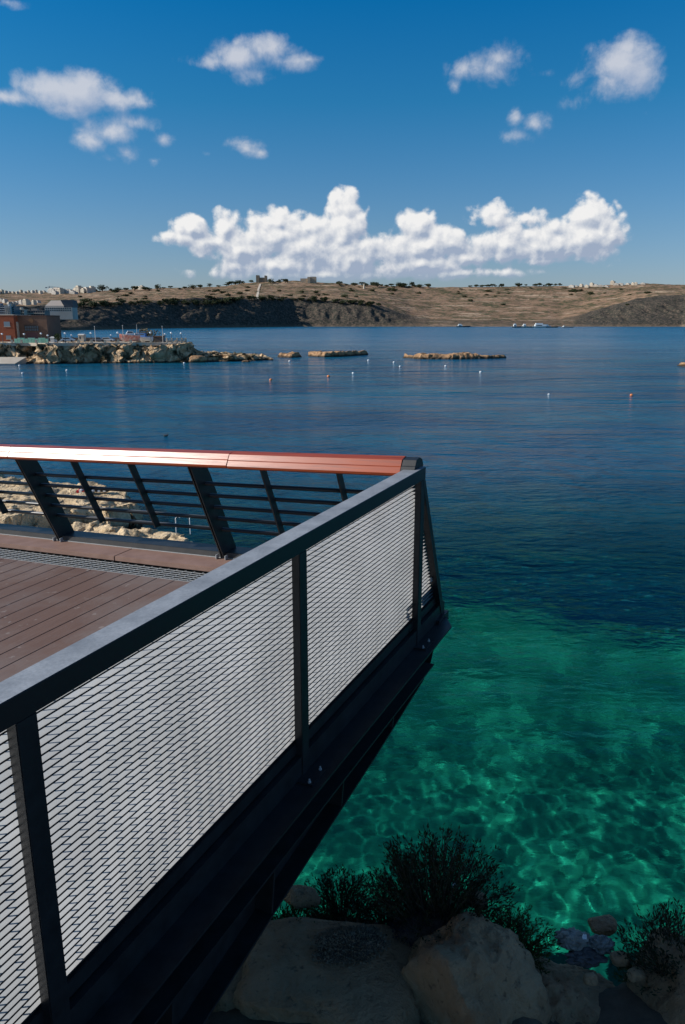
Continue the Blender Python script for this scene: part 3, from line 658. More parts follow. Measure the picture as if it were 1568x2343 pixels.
def leafcloud(n, fn, size, m, name, parent=None, asp=.35, seed=1):
    """fn(rng,n) -> centres (n,3), directions (n,3)"""
    rg = np.random.RandomState(seed); C, D = fn(rg, n)
    D = D / np.maximum(np.linalg.norm(D, axis=1)[:, None], 1e-6); r = rg.normal(size=(len(C), 3)); S = np.cross(D, r); S /= np.linalg.norm(S, axis=1)[:, None]
    L = (size * rg.uniform(.6, 1.3, len(C)))[:, None]; w_ = L * asp
    V = np.stack([C, C + D*L*.5 + S*w_*.5, C + D*L, C + D*L*.5 - S*w_*.5], 1).reshape(-1, 3)
    if parent is not None: V = V - np.array(parent_origin(parent))
    return np_mesh(name, V, np.arange(len(V)).reshape(-1, 4), m, smooth=False, parent=parent)
def bush(name, base, W_, H_, nst, label, leafm, seed, lean=(0, 0), leafs=26, lsize=.03, cat='shrub', twr=.004, up=.6, group=None, asp=.3, lstart=.3):
    rg = random.Random(seed); root = empty(name, base, label, cat, group); mb = MB(); cs = []; ds = []
    for i in range(nst):
        a = rg.uniform(0, 2*PI); r = math.sqrt(rg.random()); hx = math.cos(a)*r*W_ + lean[0]; hy = math.sin(a)*r*W_*.8 + lean[1]; hz = H_*(1 - .45*r*r)*rg.uniform(.65, 1.08)
        b = Vector(base) + Vector((hx*.25, hy*.25, -.06)); pts = []
        ph = rg.uniform(0, 6)
        for t in (0, .25, .5, .75, 1):
            pts.append(b + Vector((hx*.75*t + .03*math.sin(ph+4*t)*t, hy*.75*t + .03*math.cos(ph+3*t)*t, hz*(t**up))))
        mb.tube(pts, [twr, twr*.8, twr*.6, twr*.45, twr*.2], 4, cap=False)
        for k in range(leafs):
            t = lstart + (1-lstart)*rg.random() ** .8; f = t*4; j = min(int(f), 3); p = pts[j].lerp(pts[j+1], f-j); dr = (pts[j+1]-pts[j]).normalized() + Vector((rg.gauss(0, .6), rg.gauss(0, .6), rg.gauss(.1, .4)))
            p = p + Vector((rg.gauss(0, .012), rg.gauss(0, .012), rg.gauss(0, .012))); cs.append(p); ds.append(dr)
    mb.build('stems', twig, root)
    if cs: leafcloud(len(cs), lambda r_, n_: (np.array(cs), np.array(ds)), lsize, leafm, 'foliage', root, asp=asp, seed=seed)
    return root
def gz(px, py, z=7.7):
    p = at_z(px, py, z); return (p[0], p[1], bank_z(p[0], p[1]))
bush('shrub', gz(1000, 2075), .60, .98, 330, 'tall twiggy dark bush standing against the green water', leaf_dark, 2, leafs=26, lsize=.038)
bush('shrub', gz(780, 2010), .40, .46, 120, 'low dark bush beside the girder left of the tall bush', leaf_dark, 3, leafs=26, lsize=.034)
bush('shrub', gz(660, 2090), .40, .40, 110, 'dark leafy bush tucked below the girder edge', leaf_green, 4, leafs=28, lsize=.034)
bush('shrub', gz(890, 2060), .36, .62, 110, 'dark bush filling the gap left of the tall twiggy bush', leaf_dark, 14, leafs=26, lsize=.03)
bush('shrub', gz(1170, 2130), .36, .46, 150, 'rounded green bush right of the tall twiggy bush', leaf_green, 5, leafs=32, lsize=.03)
bush('shrub', gz(1250, 2225, 7.5), .2, .18, 60, 'small green plant on the brink left of the litter', leaf_green, 15, leafs=26, lsize=.026)
bush('shrub', gz(1545, 2180), .44, .66, 150, 'dark bush at the right edge above the upright boulder', leaf_dark, 6, leafs=22, lsize=.038)
bush('shrub', gz(1480, 2170), .22, .22, 50, 'sparse low plant between the litter and the right hand bush', leaf_green, 16, leafs=22, lsize=.03)
def cushion(name, c, r, label, m, seed, n=5200, size=.018, cat='cushion plant'):
    root = empty(name, c, label, cat)
    mb = MB(); mb.sm = True; bm = bmesh.new(); bmesh.ops.create_icosphere(bm, subdivisions=4, radius=1.0)
    P = np.array([v.co[:] for v in bm.verts]); P *= (1 + .35*fbm(P[:, 0]*1.6+seed, P[:, 1]*1.6, P[:, 2]*1.6, 4))[:, None] * np.array(r) * .93
    mb.add([tuple(np.array(c) + p) for p in P], [tuple(v.index for v in f.verts) for f in bm.faces]); bm.free(); mb.build('core', twig, root)
    def fn(rg, n_):
        D = rg.normal(size=(n_, 3)); D[:, 2] = np.abs(D[:, 2]); D /= np.linalg.norm(D, axis=1)[:, None]
        q = (1 + .35*fbm(D[:, 0]*1.6+seed, D[:, 1]*1.6, D[:, 2]*1.6, 4))[:, None]; return np.array(c) + D*np.array(r)*q*rg.uniform(.9, 1.03, (n_, 1)), D + rg.normal(size=(n_, 3))*.5
    leafcloud(n, fn, size, m, 'foliage', root, asp=.45, seed=int(seed*10)); return root
p = P3(985, 2125, 7.68); cushion('cushion_plant', (p[0], p[1], 7.60), (.32, .24, .15), 'charcoal grey cushion plant spread behind the sandstone blocks', leaf_char, 1.3)
p = P3(800, 2150, 7.75); cushion('grass_tuft', (p[0], p[1], 7.69), (.25, .15, .09), 'round dry grass cushion growing on the flat topped block', leaf_dry, 2.1, n=4200, size=.02, cat='grass tuft')
# litter
def crumple(name, c, r, label, m, seed, sub=4):
    bm = bmesh.new(); bmesh.ops.create_icosphere(bm, subdivisions=sub, radius=1.0)
    P = np.array([v.co[:] for v in bm.verts]); P = P * (.8 + .7*np.abs(fbm(P[:, 0]*2.2+seed, P[:, 1]*2.2, P[:, 2]*2.2, 5)))[:, None] * np.array(r)
    for v, p in zip(bm.verts, P): v.co = p
    me = bpy.data.meshes.new(name); bm.to_mesh(me); bm.free(); me.materials.append(m); o = bpy.data.objects.new(name, me); COL.objects.link(o); o.location = c
    return tag(o, label, 'plastic bag')
pl1 = mat('lilac_plastic', (.13, .115, .10), .5, var=(.36, .33, .29), vscale=14); pl2 = mat('blue_plastic', (.08, .08, .075), .5, var=(.26, .25, .23), vscale=20); pl3 = mat('white_plastic', (.75, .75, .75), .35)
crumple('plastic_bag', P3(1310, 2150, 7.62), (.12, .08, .07), 'crumpled greyish lilac plastic bag lying on the brink', pl1, 1.0)
crumple('plastic_bag', P3(1375, 2160, 7.60), (.10, .07, .06), 'crumpled pale blue plastic bag beside the lilac one', pl2, 2.0)
crumple('plastic_bag', P3(1340, 2190, 7.55), (.14, .08, .05), 'flattened dark plastic bag below the lilac one', mat('dark_plastic', (.04, .04, .045), .4, var=(.11, .10, .10), vscale=12), 3.0)
def scrap(px, py, z, label):
    bm = bmesh.new(); c = Vector(P3(px, py, z)); rg = random.Random(px); mb = MB(); n = 5
    for i in range(n):
        for j in range(n): pass
    V = []; Fq = []
    for i in range(n):
        for j in range(n): V.append(c + Vector(((i-2)*.008 + rg.gauss(0, .003), (j-2)*.006, .012*rg.random() + .02*(j/4))))
    for i in range(n-1):
        for j in range(n-1): Fq.append((i*n+j, i*n+j+1, (i+1)*n+j+1, (i+1)*n+j))
    mb.add(V, Fq); o = mb.build('paper_scrap', pl3); so_ = o.modifiers.new('thick', 'SOLIDIFY'); so_.thickness = .001; tag(o, label, 'litter')
scrap(1040, 2030, 7.95, 'tiny white paper scrap caught in the tall twiggy bush'); scrap(1338, 2148, 7.72, 'tiny white scrap lying on the lilac plastic bag')
o = boulder('brick_shard', P3(945, 2052, 7.75)[:2] + (7.74,), (.045, .04, .035), 'small red brick shard in front of the tall bush', 12.2, sub=2, cat='brick shard', mtl=mat('red_brick', (.30, .07, .03), .85, var=(.38, .12, .06), vscale=30))

# ------------------------------------------------------------------ rock platforms and islets
def sdf(poly, X, Y):
    P = np.array(poly, float); d = np.full(X.shape, 1e9); ins = np.zeros(X.shape, bool); n = len(P)
    for i in range(n):
        a = P[i]; b = P[(i+1) % n]; e = b - a; t = np.clip(((X-a[0])*e[0] + (Y-a[1])*e[1]) / (e @ e), 0, 1)
        d = np.minimum(d, np.hypot(X - a[0] - t*e[0], Y - a[1] - t*e[1]))
        c = (a[1] > Y) != (b[1] > Y); ins ^= c & (X < (b[0]-a[0]) * (Y-a[1]) / (b[1]-a[1] + 1e-12) + a[0])
    return np.where(ins, d, -d)
def rockform(name, layers, res, mtl, seed, wob=1.0, wl=3.0, rough=.3, rl=1.2, floor=-1.6, hd=0.0, hl=2.0, zmax=None):
    """layers: (polygon, top height, edge width); heights may be a function of X,Y"""
    A = np.array([p for L in layers for p in L[0]]); x0, y0 = A.min(0) - 2*wob; x1, y1 = A.max(0) + 2*wob
    X, Y = np.meshgrid(np.arange(x0, x1, res), np.arange(y0, y1, res)); Z = np.full(X.shape, floor)
    nw = fbm(X/wl + seed, Y/wl, seed, 5)*wob*1.6; nr = fbm(X/rl, Y/rl + seed, 3.1 + seed, 5, .6); ridg = 1 - 2*np.abs(fbm(X/(rl*2.1)+seed, Y/(rl*2.1), 7.7, 4))
    for poly, H, ew in layers:
        s = sdf(poly, X, Y) + nw; h = H(X, Y) if callable(H) else H
        e = sstep(s/ew + .18*nr); Z = np.maximum(Z, floor + (h - floor + rough*nr*2 + rough*.7*(ridg-.4)) * e)
    keep = Z > floor + .02
    if zmax is not None: Z = np.where(Z > zmax, zmax + (Z - zmax)*.08, Z)
    if hd:
        X, Y = X + hd*1.7*fbm(X/hl + 3, Y/hl, Z/hl*1.3 + seed, 4, .6), Y + hd*1.7*fbm(X/hl + 40, Y/hl, Z/hl*1.3 + seed, 4, .6)
        X = X + hd*.6*fbm(X/hl*2.7, Y/hl*2.7, Z/hl*3 + seed, 3); Z = Z + hd*.25*fbm(X/hl*2.2, Y/hl*2.2, Z/hl*2, 3)*keep
    i = np.arange(X.size).reshape(X.shape)
    Fq = grid_faces(*X.shape); k = keep.ravel()[Fq].any(1); Fq = Fq[k]; uq, inv = np.unique(Fq, return_inverse=True)
    V = np.stack([X, Y, Z], -1).reshape(-1, 3)[uq]
    return np_mesh(name, V, inv.reshape(Fq.shape), mtl), (X, Y, Z)
def pz(pts, z): return [tuple(at_z(x, y, z)[:2]) for x, y in pts]
up = pz([(-260, 1085), (-80, 1082), (0, 1082), (60, 1092), (100, 1100), (180, 1108), (250, 1102), (300, 1110), (322, 1130), (318, 1158), (200, 1166), (120, 1178), (-80, 1195), (-260, 1200)], 1.5)
lo = pz([(-260, 1175), (0, 1190), (120, 1188), (230, 1192), (320, 1198), (380, 1206), (440, 1226), (475, 1240), (450, 1290), (300, 1330), (-260, 1400)], .8)
o, _ = rockform('rock_shelf', [(up, 1.35, .5), (lo, .75, .5), ([(a-.3, b-1.0) for a, b in up], .15, 1.6)], .11, shelfrock, 2.2, wob=.6, wl=2.5, rough=.34, rl=1.5, hd=.35, hl=.9)
tag(o, 'pale stepped limestone shelf by the water seen through the railing', 'rock shelf')
o, _ = rockform('rock', [(pz([(-180, 1050), (-60, 1056), (0, 1060), (26, 1074), (30, 1080), (-60, 1086), (-180, 1086)], 1.0), .95, .8)], .15, shelfrock, 4.4, wob=.3, wl=2, rough=.15, rl=1)
tag(o, 'small pale rock at the left edge beyond the stepped shelf', 'rock')
# ladder posts on the shelf, towels
galvw = mat('white_metal', (.7, .7, .7), .4)
t = empty('swim_ladder', P3(410, 1228, .7), 'thin white handhold posts at the tip of the rock shelf', 'ladder')
for x in (404, 436):
    q = P3(x, 1222, .5); mb = MB(); mb.tube([q, (q[0], q[1], q[2] + .9), (q[0]+.12, q[1], q[2]+1.05), (q[0]+.25, q[1], q[2]+.95)], .03, 6); mb.build('handhold', galvw, t)
def towel(px, py, z, cols, label):
    c = P3(px, py, z); mb = MB()
    for i in range(6): mb.cur = i % 2; mb.box(c[0] - .5 + i*.17, c[0] - .5 + (i+1)*.17 - .003, c[1]-.25, c[1]+.25, c[2], c[2] + .16 + .05*math.sin(i*2), bev=.02)
    o = mb.build('beach_bag', cols); tag(o, label, 'beach bag')
redm = mat('red_cloth', (.45, .02, .02), .8)
towel(196, 1126, 1.5, [redm, pl3], 'red and white striped beach bag left on the upper rock shelf')
towel(232, 1124, 1.5, [pl3, mat('black_cloth', (.02, .02, .02), .8)], 'white and black beach bag on the shelf right of the red one')

# promontory with the promenade
def wp(px, Y): return ((px - CX) / 1755.0 * Y, Y)
front = [(-300, 219), (0, 221), (60, 222), (100, 219), (200, 223), (300, 224), (380, 225), (425, 226), (440, 229)]
prom = [wp(x, y) for x, y in front] + [wp(452, 242), wp(430, 262), wp(-300, 268)]
top = [wp(x, y + 2.2) for x, y in front[:-1]] + [wp(424, 242), wp(410, 256), wp(-300, 262)]
PZ = 5.55
low = [wp(430, 231), wp(470, 229), wp(520, 232), wp(560, 234), wp(610, 238), wp(636, 242), wp(612, 250), wp(540, 256), wp(440, 254)]
skirt = [wp(x, y - 1.2) for x, y in front] + [wp(470, 238), wp(-300, 240)]
def Hlow(X, Y): return 1.9 - .9*np.clip((X + 46)/26, 0, 1) 
o, _ = rockform('promontory', [(prom, PZ - .35, 3.6), (low, Hlow, 3.2), (skirt, .9, 2.5)], .30, cliffrock, 1.5, wob=3.0, wl=8.5, rough=.8, rl=2.2, floor=-2, hd=1.7, hl=2.3, zmax=PZ-.06)
tag(o, kind='structure')
def islet(name, pts, H, label, seed, Yd=6, rough=.45):
    a = [at_z(x, y, 0)[:2] for x, y in pts]; b = [(x, y + Yd) for x, y in a[::-1]]
    o, _ = rockform(name, [(a + b, H*.85, 2.0)], .26, isletrock, seed, wob=.9, wl=11, rough=rough*1.15, rl=3.4, floor=-1.5, hd=.6, hl=1.3); tag(o, label, 'islet')
islet('islet', [(634, 817), (660, 819), (690, 818), (722, 814)], 1.6, 'short brown reef islet left of centre joined low to its neighbour', 3.1, 7)
islet('islet', [(700, 815), (740, 818), (790, 816), (848, 812)], 2.0, 'longer brown reef islet in the middle of the row', 4.7, 8)
islet('islet', [(918, 819), (960, 822), (1030, 822), (1105, 821)], 1.75, 'brown reef islet right of centre with orange flank', 5.9, 7)
islet('islet', [(1088, 821), (1120, 821), (1168, 819)], 1.15, 'low dark tail reef trailing right of the orange flanked islet', 6.6, 5, .3)
islet('islet', [(1543, 837), (1568, 840), (1640, 842), (1720, 840)], 1.6, 'brown reef cut by the right edge of the photo', 7.7, 8)
boulder('rock', wp(448, 228) + (.4,), (3.0, 1.8, 1.7), 'small wet rock off the foot of the promontory', 3.9, mtl=isletrock, cat='rock', sub=4)
boulder('rock', wp(560, 229) + (-.1,), (1.3, 1, .7), 'tiny wet rock in front of the low reef', 5.9, mtl=isletrock, cat='rock', sub=3)

conc = mat('promenade_concrete', (.42, .36, .29), .85, var=(.52, .45, .37), vscale=.6)
cream = mat('cream_stone', (.55, .45, .34), .8, var=(.62, .52, .40), vscale=1)
mb = MB()
pv = [wp(x, y + 3.4) for x, y in front[:-2]] + [wp(418, 232), wp(418, 250), wp(408, 255), wp(-300, 261)]
n = len(pv); mb.add([(x, y, PZ-.7) for x, y in pv] + [(x, y, PZ) for x, y in pv], [tuple(range(n-1, -1, -1)), tuple(range(n, 2*n))] + [(i, (i+1) % n, n+(i+1) % n, n+i) for i in range(n)])
o = mb.build('promenade', conc); tag(o, kind='structure')
# parapet kerb wall
mb = MB()
for (a, b) in zip(front[:-3], front[1:-2]):
    p, q = wp(a[0], a[1] + 3.3), wp(b[0], b[1] + 3.3); mb.hexa([(p[0], p[1]-.3, PZ-.6), (q[0], q[1]-.3, PZ-.6), (q[0], q[1], PZ-.6), (p[0], p[1], PZ-.6), (p[0], p[1]-.3, PZ+.28), (q[0], q[1]-.3, PZ+.28), (q[0], q[1], PZ+.28), (p[0], p[1], PZ+.28)])
o = mb.build('parapet_wall', cream); tag(o, 'long low cream parapet along the edge of the promontory', 'wall')
def fy(px): return float(np.interp(px, [a for a, b in front], [b for a, b in front]))
# crop pixel helper: x, y in the photograph's own pixels
def S(x, y): return x * 1568 / 2008.0, y * 1568 / 2008.0
def C1(x, y): return S(x / 2.24, 780 + y / 2.24)
# stone bollards
t = empty('bollard', wp(20, fy(20) + 2.9) + (PZ,), 'cream stone bollard on the promontory parapet', 'bollard', 'stone bollards along the promontory')
mb = MB(); mb.box(-.26, .26, -.26, .26, .282, 1.0); mb.box(-.33, .33, -.33, .33, 1.0, 1.14); mb.box(-.31, .31, -.31, .31, .281, .42)
mb.v = [(a + t.location.x, b + t.location.y, c_ + t.location.z) for a, b, c_ in mb.v]; mb.build('shaft', cream, t)
for cx in (128, 225, 505, 590, 680, 768, 850, 983):
    px = C1(cx, 0)[0]; copy_tree(t, wp(px, fy(px) + 2.9) + (PZ,))
t.location = wp(C1(65, 0)[0], fy(28) + 2.9) + (PZ,)
# railing at the tip
t = empty('tip_railing', wp(C1(1150, 0)[0], 232) + (PZ,), 'grey railing with cream posts at the tip of the promontory', 'railing')
xs_ = [C1(c_, 0)[0] for c_ in (1088, 1122, 1156, 1188, 1215)]; pp = [wp(x, 231 + i*.6) for i, x in enumerate(xs_)]
mb = MB(); mb.box(pp[0][0]-.4, pp[-1][0]+.7, 230.5, 240, PZ-1.1, PZ-.02); mb.build('stone_base', mat('ochre_stone', (.26, .20, .10), .9, var=(.33, .27, .15), vscale=1), t)
for p in pp: mb = MB(); mb.box(p[0]-.2, p[0]+.2, p[1]-.2, p[1]+.2, PZ-.02, PZ+1.55); mb.build('post', cream, t)
mb = MB()
for a, b in zip(pp[:-1], pp[1:]):
    for hh in (.5, .9, 1.35): mb.tube([(a[0], a[1], PZ+hh), (b[0], b[1], PZ+hh)], .05, 4)
    for k in range(1, 8): f = k/8; mb.tube([(a[0]+(b[0]-a[0])*f, a[1]+(b[1]-a[1])*f, PZ), (a[0]+(b[0]-a[0])*f, a[1]+(b[1]-a[1])*f, PZ+1.35)], .035, 4)
mb.build('bars', mat('grey_metal', (.14, .17, .17), .5), t)
# street lamps
dkm = mat('lamp_post_metal', (.05, .07, .085), .5); glob = mat('white_globe', (.85, .88, .9), .25)
t = empty('street_lamp', (0, 0, 0), 'dark post lamp with a white globe on the promenade', 'street lamp', 'globe lamps along the promenade')
mb = MB(); mb.lathe([(.16, 0), (.16, .35), (.09, .5), (.07, 3.0), (.12, 3.08)], 8); mb.build('post', dkm, t)
mb = MB(); mb.sm = True; mb.lathe([(.05, 3.08), (.24, 3.2), (.33, 3.42), (.26, 3.65), (.08, 3.76)], 10); mb.build('globe', glob, t)
lamps = [(5, 445, 234), (150, 446, 232), (262, 442, 232), (305, 455, 230), (420, 440, 236), (590, 438, 238), (767, 436, 238), (983, 436, 234), (1078, 446, 244), (1120, 437, 236), (1185, 440, 234), (722, 458, 250), (462, 460, 250)]
for i, (cx, cy, Yd) in enumerate(lamps):
    px, py = C1(cx, cy); loc = wp(px, Yd) + (PZ,); tz = CAMZ + Yd * E2t(py); s_ = max(.6, (tz - PZ + .25) / 3.76)
    if i == 0: t.location = loc; t.scale = (1, 1, s_)
    else: copy_tree(t, loc, sc_=(1, 1, s_))
# tall masts
t = empty('flagpole', (0, 0, 0), 'tall thin bare pole on the promenade', 'pole', 'tall bare poles on the promenade')
mb = MB(); mb.tube([(0, 0, 0), (0, 0, 3), (0, 0, 7)], [.11, .09, .05], 6); mb.build('shaft', mat('pale_pole', (.5, .48, .45), .5), t)
mb = MB(); mb.lathe([(.11, 7), (.13, 7.08), (.03, 7.2)], 6); mb.build('finial', glob, t)
for i, (cx, cy, Yd) in enumerate(((618, 393, 245), (803, 388, 246), (895, 385, 246), (1063, 393, 240))):
    px, py = C1(cx, cy); tz = CAMZ + Yd*E2t(py); loc = wp(px, Yd) + (PZ,); s_ = (tz - PZ)/7.2
    if i == 0: t.location = loc; t.scale = (1, 1, s_)
    else: copy_tree(t, loc, sc_=(1, 1, s_))
# boxes on the promenade, placed by crop pixels at depth
def ext(cx0, cx1, cy0, cy1, Yd):
    (x0, y0), (x1, y1) = C1(cx0, cy0), C1(cx1, cy1); return (x0-CX)/1755*Yd, (x1-CX)/1755*Yd, CAMZ + Yd*E2t(y1), CAMZ + Yd*E2t(y0)
hm = mat('green_netting', (.16, .42, .30), .8, var=(.30, .58, .44), vscale=.9)
X0, X1, Z0, Z1 = ext(82, 310, 470, 506, 231); Z0 = PZ
t = empty('hoarding', ((X0+X1)/2, 231, PZ), 'pale green netted site hoarding in front of the brown building', 'hoarding')
mb = MB(); nseg = 10
for k in range(nseg): a = X0 + (X1-X0)*k/nseg; b = X0 + (X1-X0)*(k+1)/nseg - .12; mb.box(a, b, 231, 231.06, Z0+.08, Z1 - (.0 if k % 3 else .25))
mb.build('netting', hm, t)
for k in range(nseg+1): mb = MB(); a = X0 + (X1-X0)*k/nseg - .06; mb.tube([(a, 231.1, Z0), (a, 231.1, Z1+.1)], .06, 5); mb.build('post', galv, t)
def gable(X0, X1, Y0, Y1, Z0, Z1, zr, mb): # low gabled roof
    ym = (Y0+Y1)/2; mb.add([(X0, Y0, Z1), (X1, Y0, Z1), (X1, Y1, Z1), (X0, Y1, Z1), (X0, ym, zr), (X1, ym, zr)], [(0, 1, 5, 4), (2, 3, 4, 5), (1, 2, 5), (3, 0, 4), (0, 3, 2, 1)])
def kiosk(cx0, cx1, cy0, Yd, wm, rm, label, dep=2.4, name='kiosk', cat='kiosk'):
    X0, X1, _, Z1 = ext(cx0, cx1, cy0, cy0, Yd); t = empty(name, ((X0+X1)/2, Yd, PZ), label, cat)
    mb = MB(); mb.box(X0, X1, Yd, Yd+dep, PZ, Z1-.25); mb.build('wall', wm, t); mb = MB(); mb.box(X0-.15, X1+.15, Yd-.2, Yd+dep+.2, Z1-.25, Z1-.08); gable(X0-.1, X1+.1, Yd-.15, Yd+dep+.15, 0, Z1-.078, Z1+.15, mb); mb.build('roof', rm, t)
    mb = MB(); w_ = (X1-X0); mb.box(X0+w_*.2, X0+w_*.5, Yd-.02, Yd, PZ+.9, Z1-.6); mb.build('window', dkm, t); return t
whitew = mat('white_wall', (.62, .60, .56), .8); 
kiosk(505, 540, 448, 246, mat('cream_wall', (.60, .50, .38), .8), whitew, 'small cream kiosk behind the middle of the promenade')
kiosk(320, 345, 466, 240, whitew, whitew, 'low white hut beside the end of the green hoarding', name='hut', cat='hut')
t_ = empty('goal_frame', wp(C1(370, 0)[0], 243) + (PZ,), 'thin white metal frame standing right of the white hut', 'metal frame')
a, b = wp(C1(357, 0)[0], 243), wp(C1(385, 0)[0], 243); zt_ = CAMZ + 243*E2t(C1(0, 455)[1]); mb = MB(); mb.tube([a+(PZ,), a+(zt_,), b+(zt_,), b+(PZ,)], .07, 5); mb.build('frame', galvw, t_)
# long dark walls and railings behind
lw = mat('brown_grey_wall', (.085, .075, .07), .9, var=(.15, .12, .105), vscale=.5)
X0, X1, Z0, Z1 = ext(388, 1060, 468, 505, 252); mb = MB(); mb.box(X0, X1, 252, 252.5, PZ-.01, Z1)
k = X0
while k < X1: mb.box(k-.2, k+.2, 251.8, 252.0, PZ, Z1+.12); k += 4.1
o = mb.build('garden_wall', lw); tag(o, 'long brown wall with buttresses along the back of the promenade', 'wall')
# parked cars
def car(px_c, Yd, rz, body, label, L=4.2, Wd=1.7, grp=None):
    t = empty('parked_car', (0, 0, 0), label, 'car'); sh = [(-L/2, .35), (-L/2, .8), (-L*.42, .9), (-L*.28, 1.38), (L*.12, 1.42), (L*.28, .95), (L*.46, .82), (L/2, .6), (L/2, .35)]
    mb = MB(); mb.prism(sh, -Wd/2, Wd/2, lambda p, q, s_: (p, s_, q)); o = mb.build('body', mat('car_paint', body, .3, coat=.5), t); bv = o.modifiers.new('b', 'BEVEL'); bv.width = .06; bv.segments = 2
    mb = MB()
    for s_ in (-1, 1): mb.prism([(-L*.38, .92), (-L*.27, 1.32), (L*.10, 1.35), (L*.24, .95)], s_*(Wd/2+.01), s_*(Wd/2-.03), lambda p, q, r_: (p, r_, q))
    mb.build('window', mat('car_glass', (.02, .03, .035), .1), t)
    for sx in (-.3, .32):
        for sy in (-1, 1): mb = MB(); mb.tube([(L*sx, sy*(Wd/2-.2), .32), (L*sx, sy*(Wd/2+.02), .32)], .32, 12); mb.build('wheel', mat('tyre', (.02, .02, .02), .8), t)
    t.location = wp(px_c, Yd) + (PZ,); t.rotation_euler = (0, 0, rz); return t
car(C1(437, 0)[0], 247, .05, (.35, .45, .55), 'pale blue car parked right of the metal frame')
car(C1(640, 0)[0], 247, .02, (.12, .14, .18), 'dark grey car parked against the brown wall')
car(C1(700, 0)[0], 247, -.04, (.5, .5, .5), 'silver car parked near the middle of the brown wall')
# boats on the hard
def hull(L, B, H, stripe=None):
    prof = []; sec = 9; vs = []; fs = []; nn_ = 7
    for i in range(sec):
        t = i/(sec-1); x = -L/2 + L*t; w_ = B/2*(1 - max(0, (t-.45)/.55)**2.2) * (.85 + .15*min(1, t*4)); sheer = H*(1 + .28*t*t); keel = H*.12 + H*.35*max(0, (t-.75)/.25)**2
        for k in range(nn_):
            a = k/(nn_-1)*2-1; vs.append((x, a*w_, keel + (sheer-keel)*abs(a)**2.6))
    for i in range(sec-1):
        for k in range(nn_-1): fs.append((i*nn_+k, i*nn_+k+1, (i+1)*nn_+k+1, (i+1)*nn_+k))
    fs.append(tuple(range(nn_))); 
    for i in range(sec-1): fs.append((i*nn_, (i+1)*nn_, (i+1)*nn_+nn_-1, i*nn_+nn_-1))
    return vs, fs
def boat(loc, rz, L, B, H, hm_, cabm, label, group=None, cab=True, name='boat'):
    t = empty(name, (0, 0, 0), label, 'boat', group); mb = MB(); mb.add(*hull(L, B, H)); mb.build('hull', hm_, t)
    mb = MB(); mb.box(-L/2+.05, L*.2, -B*.36, B*.36, H*1.02, H*1.1); mb.build('deck', cabm, t)
    if cab:
        mb = MB(); mb.prism([(-L*.2, H*1.1), (-L*.18, H*1.1+1.1), (L*.08, H*1.1+1.15), (L*.16, H*1.1+.4), (L*.18, H*1.1)], -B*.28, B*.28, lambda p, q, s_: (p, s_, q)); mb.build('cabin', cabm, t)
        mb = MB(); mb.prism([(-L*.15, H*1.1+.55), (-L*.15, H*1.1+.95), (L*.07, H*1.1+.98), (L*.12, H*1.1+.55)], -B*.285, B*.285, lambda p, q, s_: (p, s_, q)); mb.build('window', dkm, t)
    t.location = loc; t.rotation_euler = (0, 0, rz); return t
redw = mat('red_hull', (.55, .08, .05), .5, var=(.75, .60, .5), vscale=1.3)
boat(wp(C1(845, 0)[0], 236) + (PZ+.2,), R(200), 6.2, 2.4, 2.0, redw, pl3, 'red and white boat on the hard beyond the middle bollards')
boat(wp(C1(925, 0)[0], 240) + (PZ+.2,), R(172), 6.8, 2.4, 1.4, mat('white_hull', (.7, .7, .68), .4), mat('blue_cover', (.08, .2, .45), .7), 'white boat with a dark cover parked right of the red boat')
boat(wp(C1(898, 0)[0], 244) + (PZ+.2,), R(20), 5.2, 2.1, 1.3, mat('cream_hull', (.6, .52, .40), .5), pl3, 'cream boat half hidden behind the white one')
X0, X1, Z0, Z1 = ext(1008, 1060, 458, 500, 243); t = empty('container', ((X0+X1)/2, 243, PZ), 'dark shed with a flat brown roof near the tip of the promontory', 'shed')
mb = MB(); mb.box(X0, X1, 243, 246, PZ, Z1-.3); mb.build('wall', lw, t); mb = MB(); mb.box(X0-.3, X1+.3, 242.7, 246.3, Z1-.3, Z1); mb.build('roof', mat('brown_roof', (.16, .09, .06), .8), t)
t.name = 'shed'
# buildings on the promontory
brn = mat('brown_render', (.16, .085, .055), .9, var=(.21, .12, .08), vscale=.5); orn = mat('orange_render', (.25, .062, .026), .85, var=(.32, .085, .035), vscale=.4); glassm = mat('window_glass', (.10, .13, .15), .15)
X0, X1, Z0, Z1 = ext(105, 308, 322, 470, 252)
t = empty('building', ((X0+X1)/2, 252, PZ), 'square brown building with a wide barred window behind the hoarding', 'building')
mb = MB(); mb.box(X0, X1, 252, 264, PZ, Z1-.3); mb.box(X0+(X1-X0)*.24, X0+(X1-X0)*.76, 251.9, 252, PZ+.0, PZ+(Z1-PZ)*.62); mb.build('wall', brn, t)
mb = MB(); mb.box(X0-.1, X1+.1, 251.85, 264.1, Z1-.3, Z1); mb.build('parapet', mat('dark_brown', (.11, .06, .045), .9), t)
wx0, wx1 = X0+(X1-X0)*.27, X0+(X1-X0)*.72; wz0, wz1 = PZ+(Z1-PZ)*.40, PZ+(Z1-PZ)*.60
mb = MB(); mb.box(wx0, wx1, 251.84, 251.89, wz0, wz1); o = mb.build('window', glassm, t)
mb = MB()
for k in range(7): a = wx0 + (wx1-wx0)*k/6; mb.box(a-.08, a+.08, 251.75, 251.83, wz0, wz1)
for zz in (wz0, (wz0+wz1)/2, wz1): mb.box(wx0-.1, wx1+.1, 251.70, 251.748, zz-.07, zz+.07)
mb.build('frame', mat('dark_frame', (.07, .05, .045), .7), o)
